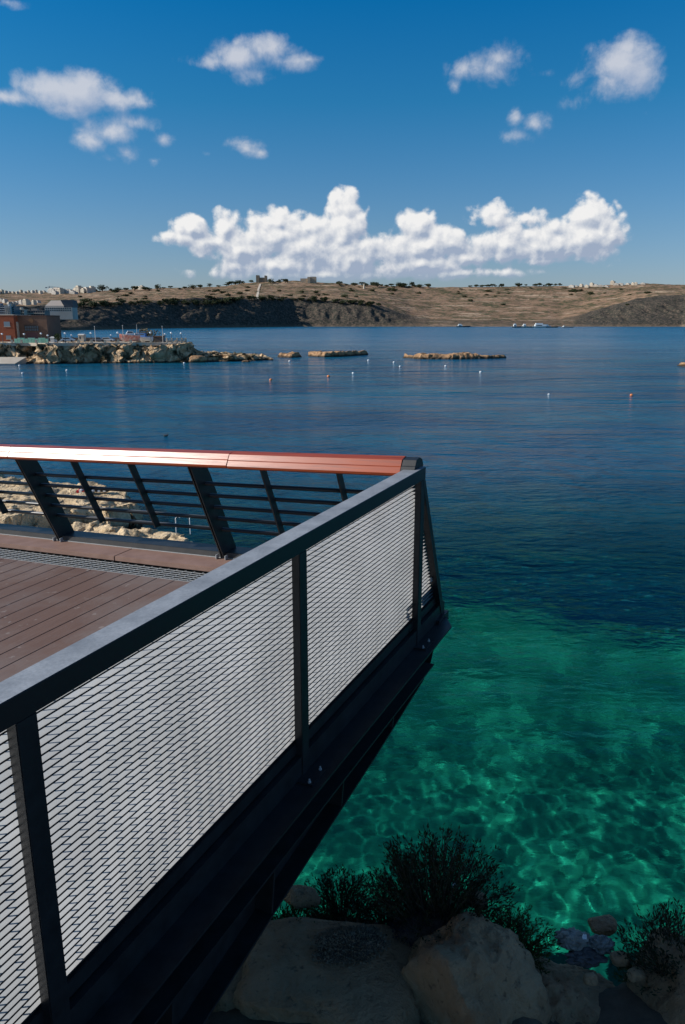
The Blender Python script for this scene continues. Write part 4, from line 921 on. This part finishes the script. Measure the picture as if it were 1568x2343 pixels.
mb = MB(); mb.box(wx0+.4, wx1-.4, 251.84, 251.888, PZ, PZ+(Z1-PZ)*.35); mb.build('door', mat('maroon_door', (.14, .06, .055), .7), t)
mb = MB(); mb.tube([((X0+X1)/2, 251.86, PZ+(Z1-PZ)*.80), ((X0+X1)/2, 251.99, PZ+(Z1-PZ)*.80)], .75, 14); mb.build('round_vent', mat('ochre_disc', (.19, .10, .05), .9), t)
X0, X1, Z0, Z1 = ext(-60, 92, 322, 500, 249)
t = empty('building', ((X0+X1)/2, 249, PZ), 'orange red rendered building at the left edge of the promontory', 'building')
mb = MB(); mb.box(X0, X1, 249, 263, PZ, Z1); mb.build('wall', orn, t)
mb = MB(); mb.box(X0-.1, X1+.1, 248.9, 263.1, Z1, Z1+.25); mb.build('parapet', cream, t)
for (a, b, c_, d_) in ((25, 65, 364, 396), (30, 62, 455, 478)):
    q0, q1, q2, q3 = ext(a, b, c_, d_, 249); mb = MB(); mb.box(q0, q1, 248.93, 248.99, min(q2, q3), max(q2, q3)); o = mb.build('window', mat('grey_blue_pane', (.22, .27, .30), .4), t)
    mb = MB(); mb.box(q0-.12, q1+.12, 248.9, 248.99, min(q2, q3)-.15, min(q2, q3)-.01); mb.build('sill', cream, o)
X0, X1, Z0, Z1 = ext(84, 108, 318, 372, 250.5); mb = MB(); mb.add([(X0, 250.5, Z1), (X1, 250.5, Z0), (X1, 263, Z0), (X0, 263, Z1), (X0, 250.5, PZ), (X1, 250.5, PZ), (X1, 263, PZ), (X0, 263, PZ)], [(0, 1, 2, 3), (4, 5, 1, 0), (5, 6, 2, 1), (6, 7, 3, 2), (7, 4, 0, 3), (4, 7, 6, 5)])
mb.build('side_wing', cream, t)
# concrete slipway at the left
mb = MB(); a = at_z(0, 812, .9); p0 = wp(-120, 213); p1 = wp(22, 216); p2 = wp(52, 221)
mb.add([(p0[0], 216, .25), (p1[0], 216.5, .25), (p2[0], 221, 1.9), (p0[0], 221, 1.9), (p0[0], 216, -1.2), (p1[0], 216.5, -1.2), (p2[0], 221, -1.2), (p0[0], 221, -1.2)], [(0, 1, 2, 3), (4, 5, 1, 0), (5, 6, 2, 1), (6, 7, 3, 2), (7, 4, 0, 3), (4, 7, 6, 5)])
o = mb.build('slipway', conc); tag(o, 'pale concrete slipway below the cliff at the left edge', 'slipway')

# ------------------------------------------------------------------ trees and shrubs far away
def crown_fn(rx, ry, rz, nblob, seed, zc):
    rg = np.random.RandomState(seed); B = rg.normal(size=(nblob, 3)); B /= np.linalg.norm(B, axis=1)[:, None]; B *= rg.uniform(.25, .85, (nblob, 1)); B[:, 2] *= .8; br = rg.uniform(.28, .5, nblob)
    def fn(r_, n_):
        k = r_.randint(0, nblob, n_); D = r_.normal(size=(n_, 3)); D /= np.linalg.norm(D, axis=1)[:, None]
        C = (B[k] + D * br[k][:, None] * r_.uniform(.7, 1.05, (n_, 1))) * np.array([rx, ry, rz]) + np.array([0, 0, zc]); C[:, 2] = np.maximum(C[:, 2], .1)
        return C, D + r_.normal(size=(n_, 3))*.7
    return fn
def far_tree(kind, seed, w_, h_, n_=420, ls=.5, m=None):
    t = empty('shrub' if kind == 's' else 'tree', (0, -500, -400), '', '')
    if kind == 't':
        mb = MB(); mb.tube([(0, 0, -.6), (.05*w_, 0, h_*.35), (0, .04*w_, h_*.6)], [.06*w_, .045*w_, .02*w_], 6)
        for a in (0, 2.1, 4.2): mb.tube([(.04*w_, 0, h_*.3), (.28*w_*math.cos(a), .28*w_*math.sin(a), h_*.6)], [.03*w_, .012*w_], 5)
        V0 = t.location.copy(); mb.v = [(a+V0.x, b+V0.y, c_+V0.z) for a, b, c_ in mb.v]; mb.build('trunk', twig, t); zc, rz_ = h_*.62, h_*.42
    else:
        mb = MB()
        for a in range(5): mb.tube([(0, 0, -.5), (.3*w_*math.cos(a*1.3), .3*w_*math.sin(a*1.3), h_*.5)], [.04*w_, .01*w_], 4)
        V0 = t.location.copy(); mb.v = [(a+V0.x, b+V0.y, c_+V0.z) for a, b, c_ in mb.v]; mb.build('trunk', twig, t); zc, rz_ = h_*.42, h_*.55
    rg = np.random.RandomState(seed); C, D = crown_fn(w_/2, w_/2, rz_, 9, seed, zc)(rg, n_)
    leafcloud(n_, lambda r_, n2: (C + np.array(V0), D), ls, m or leaf_olive, 'crown', t, asp=.8, seed=seed); return t
protos_s = [far_tree('s', 31+i, 9 + i, 4.6 + .7*i, 260, 1.5) for i in range(3)]; protos_t = [far_tree('t', 51+i, 11 + 1.5*i, 9 + 1.6*i, 420, 1.6) for i in range(3)]
used = set()
def plant(protos, px, py, s_, label, cat, group):
    px += rnd.gauss(0, 6); s_ *= rnd.choice((.6, .8, 1, 1.15, 1.35)); py += 1.0
    x, y, z = hill_at(px, py); i = rnd.randrange(3); o = protos[i]; s_ = s_ * (y / 2000.0) ** .6
    sc3 = (s_*rnd.uniform(1.1, 1.9), s_*1.2, s_*rnd.uniform(.6, 1.0))
    if id(o) not in used:
        used.add(id(o)); o.location = (x, y, z - .3); o.rotation_euler = (0, 0, rnd.uniform(0, 6)); o.scale = sc3; c = o
    else: c = copy_tree(o, (x, y, z - .3), rnd.uniform(0, 6), sc3)
    c['label'] = label; c['category'] = cat; c['group'] = group
def C2(x, y): return S(600 + x/2.24, 780 + y/2.24)
def C3(x, y): return S(1300 + x/2.215, 780 + y/2.215)
SG = ('dark green shrub dotted on the dry sunlit hillside', 'shrub', 'shrubs dotted over the dry hillside')
TG = ('dark tree in the belt along the hill skyline', 'tree', 'trees along the hill skyline')
KG = ('dark tree on the upper rim of the shaded headland', 'tree', 'trees on the rim of the shaded headland')
def TGn(w): return ('dark tree in the skyline belt ' + w, 'tree', 'trees along the skyline ' + w)
for k in range(20): x = 640 + k*42 + rnd.uniform(-10, 10); plant(protos_t, *C1(x, 172 - (x-640)*.045 + rnd.uniform(-8, 5)), 1.15, *TGn('left of the ruined keep'))
for k in range(18): plant(protos_t, *C2(140 + k*17 + (0 if k < 10 else 120), 112 - k*.4 + rnd.uniform(-6, 6)), .9, *TGn('beside and between the two hilltop forts'))
for k in range(36): plant(protos_t, *C2(885 + k*16.5 + rnd.uniform(-5, 5), 122 + k*.35 + rnd.uniform(-6, 9)), .95, *TGn('right of the square fort'))
for k in range(30): plant(protos_t, *C3(165 + k*17 + (0 if k < 14 else 60) + rnd.uniform(-5, 5), 128 - k*.4 + rnd.uniform(-4, 8)), .8, *TGn('on the right half of the ridge'))
for k in range(48): x = 515 + k*22; plant(protos_t, *C1(x, 272 - min(k, 14)*1.7 + rnd.uniform(-7, 7)), 1.0, 'dark tree on the rim of the shaded headland left of the path', 'tree', 'rim trees on the left of the headland')
for k in range(52): x = k*22; plant(protos_t, *C2(x, 222 + max(0, x-700)*.09 + rnd.uniform(-6, 6)), .95, 'dark tree on the rim of the shaded headland below the forts', 'tree', 'rim trees below the forts')
for k in range(80):
    if k < 30: px, py = C2(rnd.uniform(0, 1560), rnd.uniform(135, 205))
    elif k < 58: px, py = C3(rnd.uniform(0, 1500), rnd.triangular(135, 290, 150))
    else: px, py = C1(rnd.uniform(500, 1560), rnd.uniform(160, 235))
    w_ = ('below the two forts', 'on the right of the bay', 'above the left headland')[0 if k < 30 else 1 if k < 58 else 2]
    plant(protos_s, px, py, rnd.uniform(.8, 1.5), 'dark green shrub on the dry hillside ' + w_, 'shrub', 'hillside shrubs ' + w_)
t = far_tree('s', 77, 10, 6.5, 900, .55, foliage('brown_bush_leaf', (.10, .075, .035), (.16, .13, .06))); t.location = wp(C1(962, 0)[0], 248) + (PZ,); t.name = 'tree'; tag(t, 'large brown bush behind the boats on the promontory', 'tree'); t.scale = (1, 1, .8)
t = far_tree('t', 78, 2.6, 2.8, 300, .35, leaf_green); t.location = wp(C1(365, 0)[0], 236) + (PZ,); tag(t, 'small palm like bush in front of the white hut', 'tree')

# ------------------------------------------------------------------ far buildings
stonew = mat('pale_house_stone', (.50, .42, .32), .85, var=(.66, .58, .46), vscale=.03); stonew2 = mat('white_house_wall', (.52, .49, .44), .8, var=(.42, .36, .30), vscale=.04); dkw = mat('dark_opening', (.03, .035, .045), .4)
def house(seed, m, fl=3, L=18, D=12):
    rg = random.Random(seed); t = empty('house', (0, -500, -400), '', ''); V0 = t.location; hh = 3.2*fl
    mb = MB(); mb.box(-L/2, L/2, 0, D, -6, hh); s_ = rg.choice((-1, 1)); mb.box(s_*L*.1 - L*.25, s_*L*.1 + L*.25, 2, D-1, hh+.01, hh+3); mb.box(-L/2-.15, L/2+.15, -.15, D+.15, hh, hh+.5)
    mb.v = [(a+V0.x, b+V0.y, c_+V0.z) for a, b, c_ in mb.v]; mb.build('wall', m, t)
    for f in range(fl):
        for k in range(4):
            mb = MB(); x = -L/2 + L*(k+.5)/4; mb.box(x-.9, x+.9, -.06, -.01, f*3.2+.9, f*3.2+2.6); mb.v = [(a+V0.x, b+V0.y, c_+V0.z) for a, b, c_ in mb.v]; mb.build('window', dkw, t)
    return t
hp = [house(1, stonew, 3), house(2, stonew2, 2, 22, 14), house(3, stonew, 4, 15, 12), house(4, stonew2, 3, 26, 12)]
usedh = set(); 
def put_house(i, px, py, s_, label, group, rz=0):
    x, y, z = hill_at(px, py); o = hp[i]
    if i not in usedh: usedh.add(i); o.location = (x, y, z - .5); o.scale = (s_,)*3; o.rotation_euler = (0, 0, rz); c = o
    else: c = copy_tree(o, (x, y, z - .5), rz, s_)
    c.rotation_euler = (0, 0, rnd.uniform(-.95, -.45)); c.scale = [q*1.35 for q in c.scale]
    c['label'] = label; c['category'] = 'house'; c['group'] = group
for k in range(16): put_house(rnd.randrange(4), *C1(352 + k*17, 182 - k*.7 + rnd.uniform(-8, 6)), rnd.uniform(.75, 1.2), 'pale house in the cluster on the left skyline', 'houses clustered on the left skyline', rnd.uniform(-.3, .3))
for k in range(13): put_house(rnd.randrange(4), *C1(2 + k*25, 174 + rnd.uniform(-6, 8)), rnd.uniform(.4, .65), 'small pale house at the far left of the skyline', 'houses at the far left of the skyline', rnd.uniform(-.3, .3))
for k in range(5): put_house(rnd.randrange(4), *C1(890 + k*17, 150 + rnd.uniform(-2, 3)), .7, 'pale house among trees left of the hilltop ruin', 'houses among the skyline trees', rnd.uniform(-.3, .3))
for k in range(15): put_house(rnd.randrange(4), *C3(815 + k*32 + rnd.uniform(-8, 8), 132 - (k > 7)*14 + rnd.uniform(-1, 8)), rnd.uniform(.45, .75), 'pale farmhouse on the right skyline', 'farmhouses on the right skyline', rnd.uniform(-.3, .3))
for k in range(10): put_house(rnd.randrange(4), *C1(10 + k*27, 245 + rnd.uniform(-14, 14)), rnd.uniform(.35, .5), 'grey house on the slope above the left promontory buildings', 'houses on the left slope', rnd.uniform(-.4, .4))
# blue and white flats at the left edge
x, y, z = hill_at(*C1(60, 318)); y = min(y, 1100)
def blockflats(cx0, cx1, cy0, cy1, Yd, m, label, fl, nb, trim, cat='flats'):
    X0, X1, Z0, Z1 = ext(cx0, cx1, cy0, cy1, Yd); t = empty('apartment_block', ((X0+X1)/2, Yd, Z0), label, cat)
    mb = MB(); mb.box(X0, X1, Yd, Yd+16, Z0-12, Z1); mb.build('wall', m, t); dz = (Z1-Z0)/fl
    for f in range(fl):
        mb = MB(); mb.box(X0-.3, X1+.3, Yd-1.4, Yd-.01, Z0+f*dz-.15, Z0+f*dz+.75); mb.build('balcony', trim, t)
        for k in range(nb): xx = X0 + (X1-X0)*(k+.5)/nb; mb = MB(); mb.box(xx-(X1-X0)/nb*.3, xx+(X1-X0)/nb*.3, Yd-.05, Yd-.01, Z0+f*dz+.8, Z0+f*dz+dz*.85); mb.build('window', dkw, t)
    mb = MB(); mb.box(X0+(X1-X0)*.3, X0+(X1-X0)*.6, Yd+3, Yd+9, Z1+.01, Z1+2.6); mb.box(X0-.4, X1+.4, Yd-.3, Yd+16.3, Z1-.2, Z1+.35); mb.build('roof', m, t); return t
blockflats(45, 78, 262, 330, 880, whitew, 'white apartment block with balconies above the orange building', 5, 3, stonew2)
blockflats(79, 102, 266, 330, 884, mat('teal_glass_wall', (.05, .14, .17), .3), 'teal glazed block joined to the white apartment block', 5, 3, mat('teal_trim', (.10, .22, .25), .4))
blockflats(-30, 40, 258, 330, 890, mat('blue_grey_wall', (.14, .17, .21), .8), 'blue grey apartment block at the left edge', 5, 6, mat('grey_trim', (.3, .32, .35), .7))
blockflats(108, 165, 285, 330, 905, stonew, 'low pale block behind the brown building', 2, 5, cream)
blockflats(165, 300, 292, 330, 915, mat('long_terrace_wall', (.26, .22, .19), .85), 'long low terrace right of the pale block', 2, 9, cream)
# stepped hotel
X0, X1, Z0, Z1 = ext(302, 485, 222, 298, 1010); t = empty('hotel', ((X0+X1)/2, 1010, Z0), 'large white hotel with a big sloping grey roof on the left slope', 'hotel'); Wd = X1-X0; Hh = Z1-Z0
mb = MB(); mb.box(X0, X0+Wd*.98, 1010, 1030, Z0-10, Z0+Hh*.36); mb.box(X0, X0+Wd*.68, 1012, 1030, Z0+Hh*.36+.01, Z0+Hh*.5); mb.build('wall', stonew2, t)
mb = MB(); mb.add([(X0+Wd*.01, 1012, Z0+Hh*.505), (X0+Wd*.69, 1012, Z0+Hh*.505), (X0+Wd*.55, 1030, Z1), (X0+Wd*.05, 1030, Z1), (X0+Wd*.01, 1036, Z0+Hh*.5), (X0+Wd*.69, 1036, Z0+Hh*.5)], [(0, 1, 2, 3), (1, 5, 2), (4, 0, 3), (5, 4, 3, 2), (0, 4, 5, 1)]); mb.build('roof', mat('pale_sloping_roof', (.36, .31, .27), .8), t)
mb = MB(); mb.add([(X0+Wd*.55, 1014, Z1), (X0+Wd*.93, 1020, Z1+.5), (X0+Wd*.98, 1014, Z0+Hh*.37), (X0+Wd*.70, 1012, Z0+Hh*.37), (X0+Wd*.60, 1032, Z1), (X0+Wd*.95, 1034, Z1), (X0+Wd*.98, 1034, Z0+Hh*.37), (X0+Wd*.70, 1032, Z0+Hh*.37)], [(0, 1, 2, 3), (7, 6, 5, 4), (0, 4, 5, 1), (1, 5, 6, 2), (3, 7, 4, 0), (2, 6, 7, 3)]); mb.build('dark_wing', mat('dark_slate_wing', (.045, .055, .065), .6), t)
for r_ in range(2):
    for k in range(12): xx = X0 + Wd*(.03 + k*.078); mb = MB(); zb = Z0 + Hh*(.06 + .17*r_); mb.box(xx, xx+Wd*.04, 1009.9, 1009.98, zb, zb+Hh*.1); mb.build('window', dkw, t)
# crane
bx_, by_, bz_ = hill_at(*C1(345, 172)); t = empty('tower_crane', (bx_, by_, bz_), 'thin blue tower crane on the left skyline', 'crane'); zt_ = CAMZ + by_*E2t(C1(0, 138)[1]); cm = mat('crane_steel', (.10, .14, .2), .6)
mb = MB(); mb.box(bx_-.8, bx_+.8, by_-.8, by_+.8, bz_-2, zt_+4); mb.build('mast', cm, t); mb = MB(); mb.box(bx_-14, bx_+34, by_-.5, by_+.5, zt_-.6, zt_+.6); mb.tube([(bx_, by_, zt_+4), (bx_+24, by_, zt_+.5)], .35, 4); mb.build('jib', cm, t); mb = MB(); mb.box(bx_-14, bx_-9, by_-1.4, by_+1.4, zt_-3, zt_-.6); mb.build('counterweight', cm, t)
# hilltop ruins
def ruin(cf, x0, x1, y0, y1, Yd, boxes, label, m):
    (a, b), (c_, d_) = cf(x0, y0), cf(x1, y1); X0, X1 = (a-CX)/1755*Yd, (c_-CX)/1755*Yd; Z0, Z1 = CAMZ+Yd*E2t(d_), CAMZ+Yd*E2t(b)
    t = empty('stone_fort', ((X0+X1)/2, Yd, Z0), label, 'fort'); W_, H_ = X1-X0, Z1-Z0
    for nm, fx0, fx1, fz, dy0, dy1 in boxes:
        mb = MB(); xa, xb, zt = X0+W_*fx0, X0+W_*fx1, Z0+H_*fz; mb.box(xa, xb, Yd+dy0, Yd+dy1, Z0-12, zt)
        k = xa + .8
        while k < xb - 2: mb.box(k, k+1.6, Yd+dy0+.1, Yd+dy0+1.4, zt+.01, zt+1.3); k += 3.4
        mb.build(nm, m, t)
    mb = MB(); mb.box(X0+W_*.45, X0+W_*.55, Yd+boxes[0][4]-.6, Yd+boxes[0][4]-.05 if False else Yd-.1, Z0-2, Z0+H_*.3) if False else None
    return t
ruin(C2, 345, 415, 60, 108, 2840, [('tower', .0, .3, 1.0, 0, 22), ('wall', .301, .78, .68, 3, 18), ('turret', .781, 1.0, .95, 0, 22)], 'ruined stone keep with two uneven towers on the left hilltop', mat('ruin_stone', (.22, .17, .12), .9, var=(.30, .24, .17), vscale=.1))
ruin(C2, 632, 735, 70, 110, 2845, [('wing', .0, .55, .72, 0, 24), ('bastion', .45, .62, .95, -6, -.2), ('keep', .621, 1.0, 1.0, 0, 26)], 'pale square fort with corner turrets on the right hilltop', mat('fort_stone', (.42, .33, .23), .9, var=(.52, .42, .30), vscale=.1))
x, y, z = hill_at(*C2(1045, 148)); mb = MB(); mb.lathe([(4, -2), (3.4, 6), (2.6, 12), (1.2, 16), (.2, 19)], 8, (x, y, z)); o = mb.build('stone_marker', stonew); tag(o, 'lone pale conical stone marker on the middle of the ridge', 'stone marker')
# pale footpath climbing to the keep
pts = [hill_at(*C2(x, y)) for x, y in ((372, 118), (366, 135), (358, 155), (356, 175), (350, 195), (352, 214))]
mb = MB()
for (a, b) in zip(pts[:-1], pts[1:]):
    if abs(a[1] - b[1]) > 1: mb.hexa([(a[0]-3, a[1], a[2]-1), (a[0]+3, a[1], a[2]-1), (b[0]+3, b[1], b[2]-1), (b[0]-3, b[1], b[2]-1), (a[0]-3, a[1], a[2]+1.2), (a[0]+3, a[1], a[2]+1.2), (b[0]+3, b[1], b[2]+1.2), (b[0]-3, b[1], b[2]+1.2)])
o = mb.build('path', cream); tag(o, kind='structure')
# fish farm vessels
blu = mat('navy_hull', (.02, .06, .09), .5); whs = mat('white_superstructure', (.75, .78, .78), .4)
def vessel(cx, cy, L, H, label, hm_, tower, Yd=1500):
    px, py = C3(cx, cy); x, y = wp(px, Yd); t = boat((0, 0, 0), 0, L, L*.28, H, hm_, whs, label, None, False, 'work_boat')
    mb = MB(); mb.box(-L*.38, -L*.38+L*tower, -L*.1, L*.1, H*1.1, H*1.1+H*.9); mb.box(-L*.34, -L*.34+L*tower*.6, -L*.08, L*.08, H*2.01, H*2.6); mb.build('wheelhouse', whs, t)
    mb = MB(); mb.box(-L*.33, -L*.33+L*tower*.5, -L*.105, -L*.101, H*1.3, H*1.7); mb.build('window', dkw, t)
    mb = MB(); mb.tube([(-L*.25, 0, H*2.6), (-L*.25, 0, H*3.4)], .25, 5); mb.build('mast', dkm, t); t.location = (x, y, -.4*H); return t
vessel(488, 381, 26, 3.4, 'small work boat at the left end of the moored group', blu, .22)
vessel(560, 378, 34, 3.2, 'long low barge in the middle of the moored group', mat('teal_hull', (.05, .17, .19), .5), .16)
vessel(640, 374, 36, 3.8, 'large white work boat in the moored group', mat('pale_hull', (.55, .62, .62), .5), .62)
vessel(700, 380, 28, 2.6, 'dark work boat at the right end of the moored group', blu, .2)
vessel(808, 386, 24, 1.6, 'low empty raft right of the moored boats', mat('grey_raft', (.13, .13, .15), .7), .08)
vessel(130, 368, 30, 3.0, 'hazy dark work boat moored against the far shore left of the group', blu, .3, 1620)
# buoys
bred = mat('orange_plastic', (.75, .22, .05), .35)
def buoy(px, py, r, m, label=None, grp='white mooring buoys on the bay', z=0):
    x, y, _ = at_z(px, py, 0); t = empty('buoy', (x, y, z), label or 'small white mooring buoy floating on the bay', 'buoy', grp)
    mb = MB(); mb.sm = True; mb.lathe([(.02*r, -.55*r), (.8*r, -.3*r), (1.0*r, .2*r), (.8*r, .75*r), (.2*r, 1.05*r)], 12); mb.v = [(a+x, b+y, c_+z) for a, b, c_ in mb.v]; mb.build('float', m, t)
    mb = MB(); mb.tube([(x+.1*r, y, 1.03*r), (x, y, 1.3*r), (x-.1*r, y, 1.03*r)], .05*r, 5); mb.build('ring', dkm, t); return t
wb = [C2(558, 625), C2(975, 705), C2(1075, 620), C2(1243, 632), C2(1283, 660), C3(240, 688), C1(862, 635), C1(130, 655), C1(150, 705), C1(440, 685), C1(1210, 638), (1256, 903), (808, 854), (1100, 852), (1020, 838)]
BL = ['just below the first islet', 'below the middle islet and nearest the centre', 'under the right tip of the middle islet', 'left one of the pair between the two islets', 'right one of the pair between the two islets',
 'far below the right islet', 'off the big rock of the promontory', 'off the slipway, leftmost of all', 'just right of the leftmost one', 'between the slipway and the big rock', 'off the reef at the promontory foot', 'alone in the open bay right of centre', 'directly below the middle islet', 'right of centre between the near and far ones', 'directly below the right islet']
for (x, y), l in zip(wb, BL): buoy(x, y, .25 * math.hypot(*at_z(x, y, 0)[:2]) / 165, pl3, 'small white mooring buoy ' + l)
for x, y, l in ((620, 870, 'orange buoy floating below the first islet'), (752, 862, 'orange buoy floating left of the nearer white buoys'), (1445, 905, 'red orange buoy alone on the right of the bay')): buoy(x, y, .36 * at_z(x, y, 0)[1] / 165, bred, l, None)
# duck-like dark float
x, y, _ = at_z(380, 998, 0); t = empty('sea_bird', (x, y, 0), 'dark water bird swimming above the left handrail', 'bird')
mb = MB(); mb.sm = True; mb.tube([(x-.30, y, .10), (x-.2, y, .09), (x, y, .08), (x+.16, y, .10), (x+.22, y, .16), (x+.23, y, .22), (x+.27, y, .25), (x+.34, y, .24)], [.01, .07, .12, .09, .05, .045, .05, .008], 8); mb.build('body', mat('dark_plumage', (.03, .03, .035), .7), t)

# each lamp, bollard and pole is told apart by its place in its row, counted from the left edge of the photograph
ORD = ['leftmost', 'second', 'third', 'fourth', 'fifth', 'sixth', 'seventh', 'eighth', 'ninth', 'tenth', 'eleventh', 'twelfth', 'thirteenth', 'fourteenth', 'fifteenth', 'sixteenth']
for grp, what in (('globe lamps along the promenade', 'white globe lamp on a dark post along the promenade'), ('stone bollards along the promontory', 'cream stone bollard on the promontory parapet'), ('tall bare poles on the promenade', 'tall thin bare pole on the promenade'),
                  ('houses clustered on the left skyline', 'pale house in the dense cluster on the left skyline'), ('farmhouses on the right skyline', 'pale farmhouse on the right skyline'), ('houses among the skyline trees', 'pale house among trees left of the ruined keep'),
                  ('houses at the far left of the skyline', 'tiny pale house at the far left of the skyline'), ('houses on the left slope', 'small grey house on the slope above the brown building')):
    L = sorted([o for o in sc.objects if o.parent is None and o.get('group') == grp], key=lambda o: o.location.x / max(o.location.y, 1))
    for i, o in enumerate(L): o['label'] = what + ', ' + ORD[i] + (' from the left' if i else ' of them')
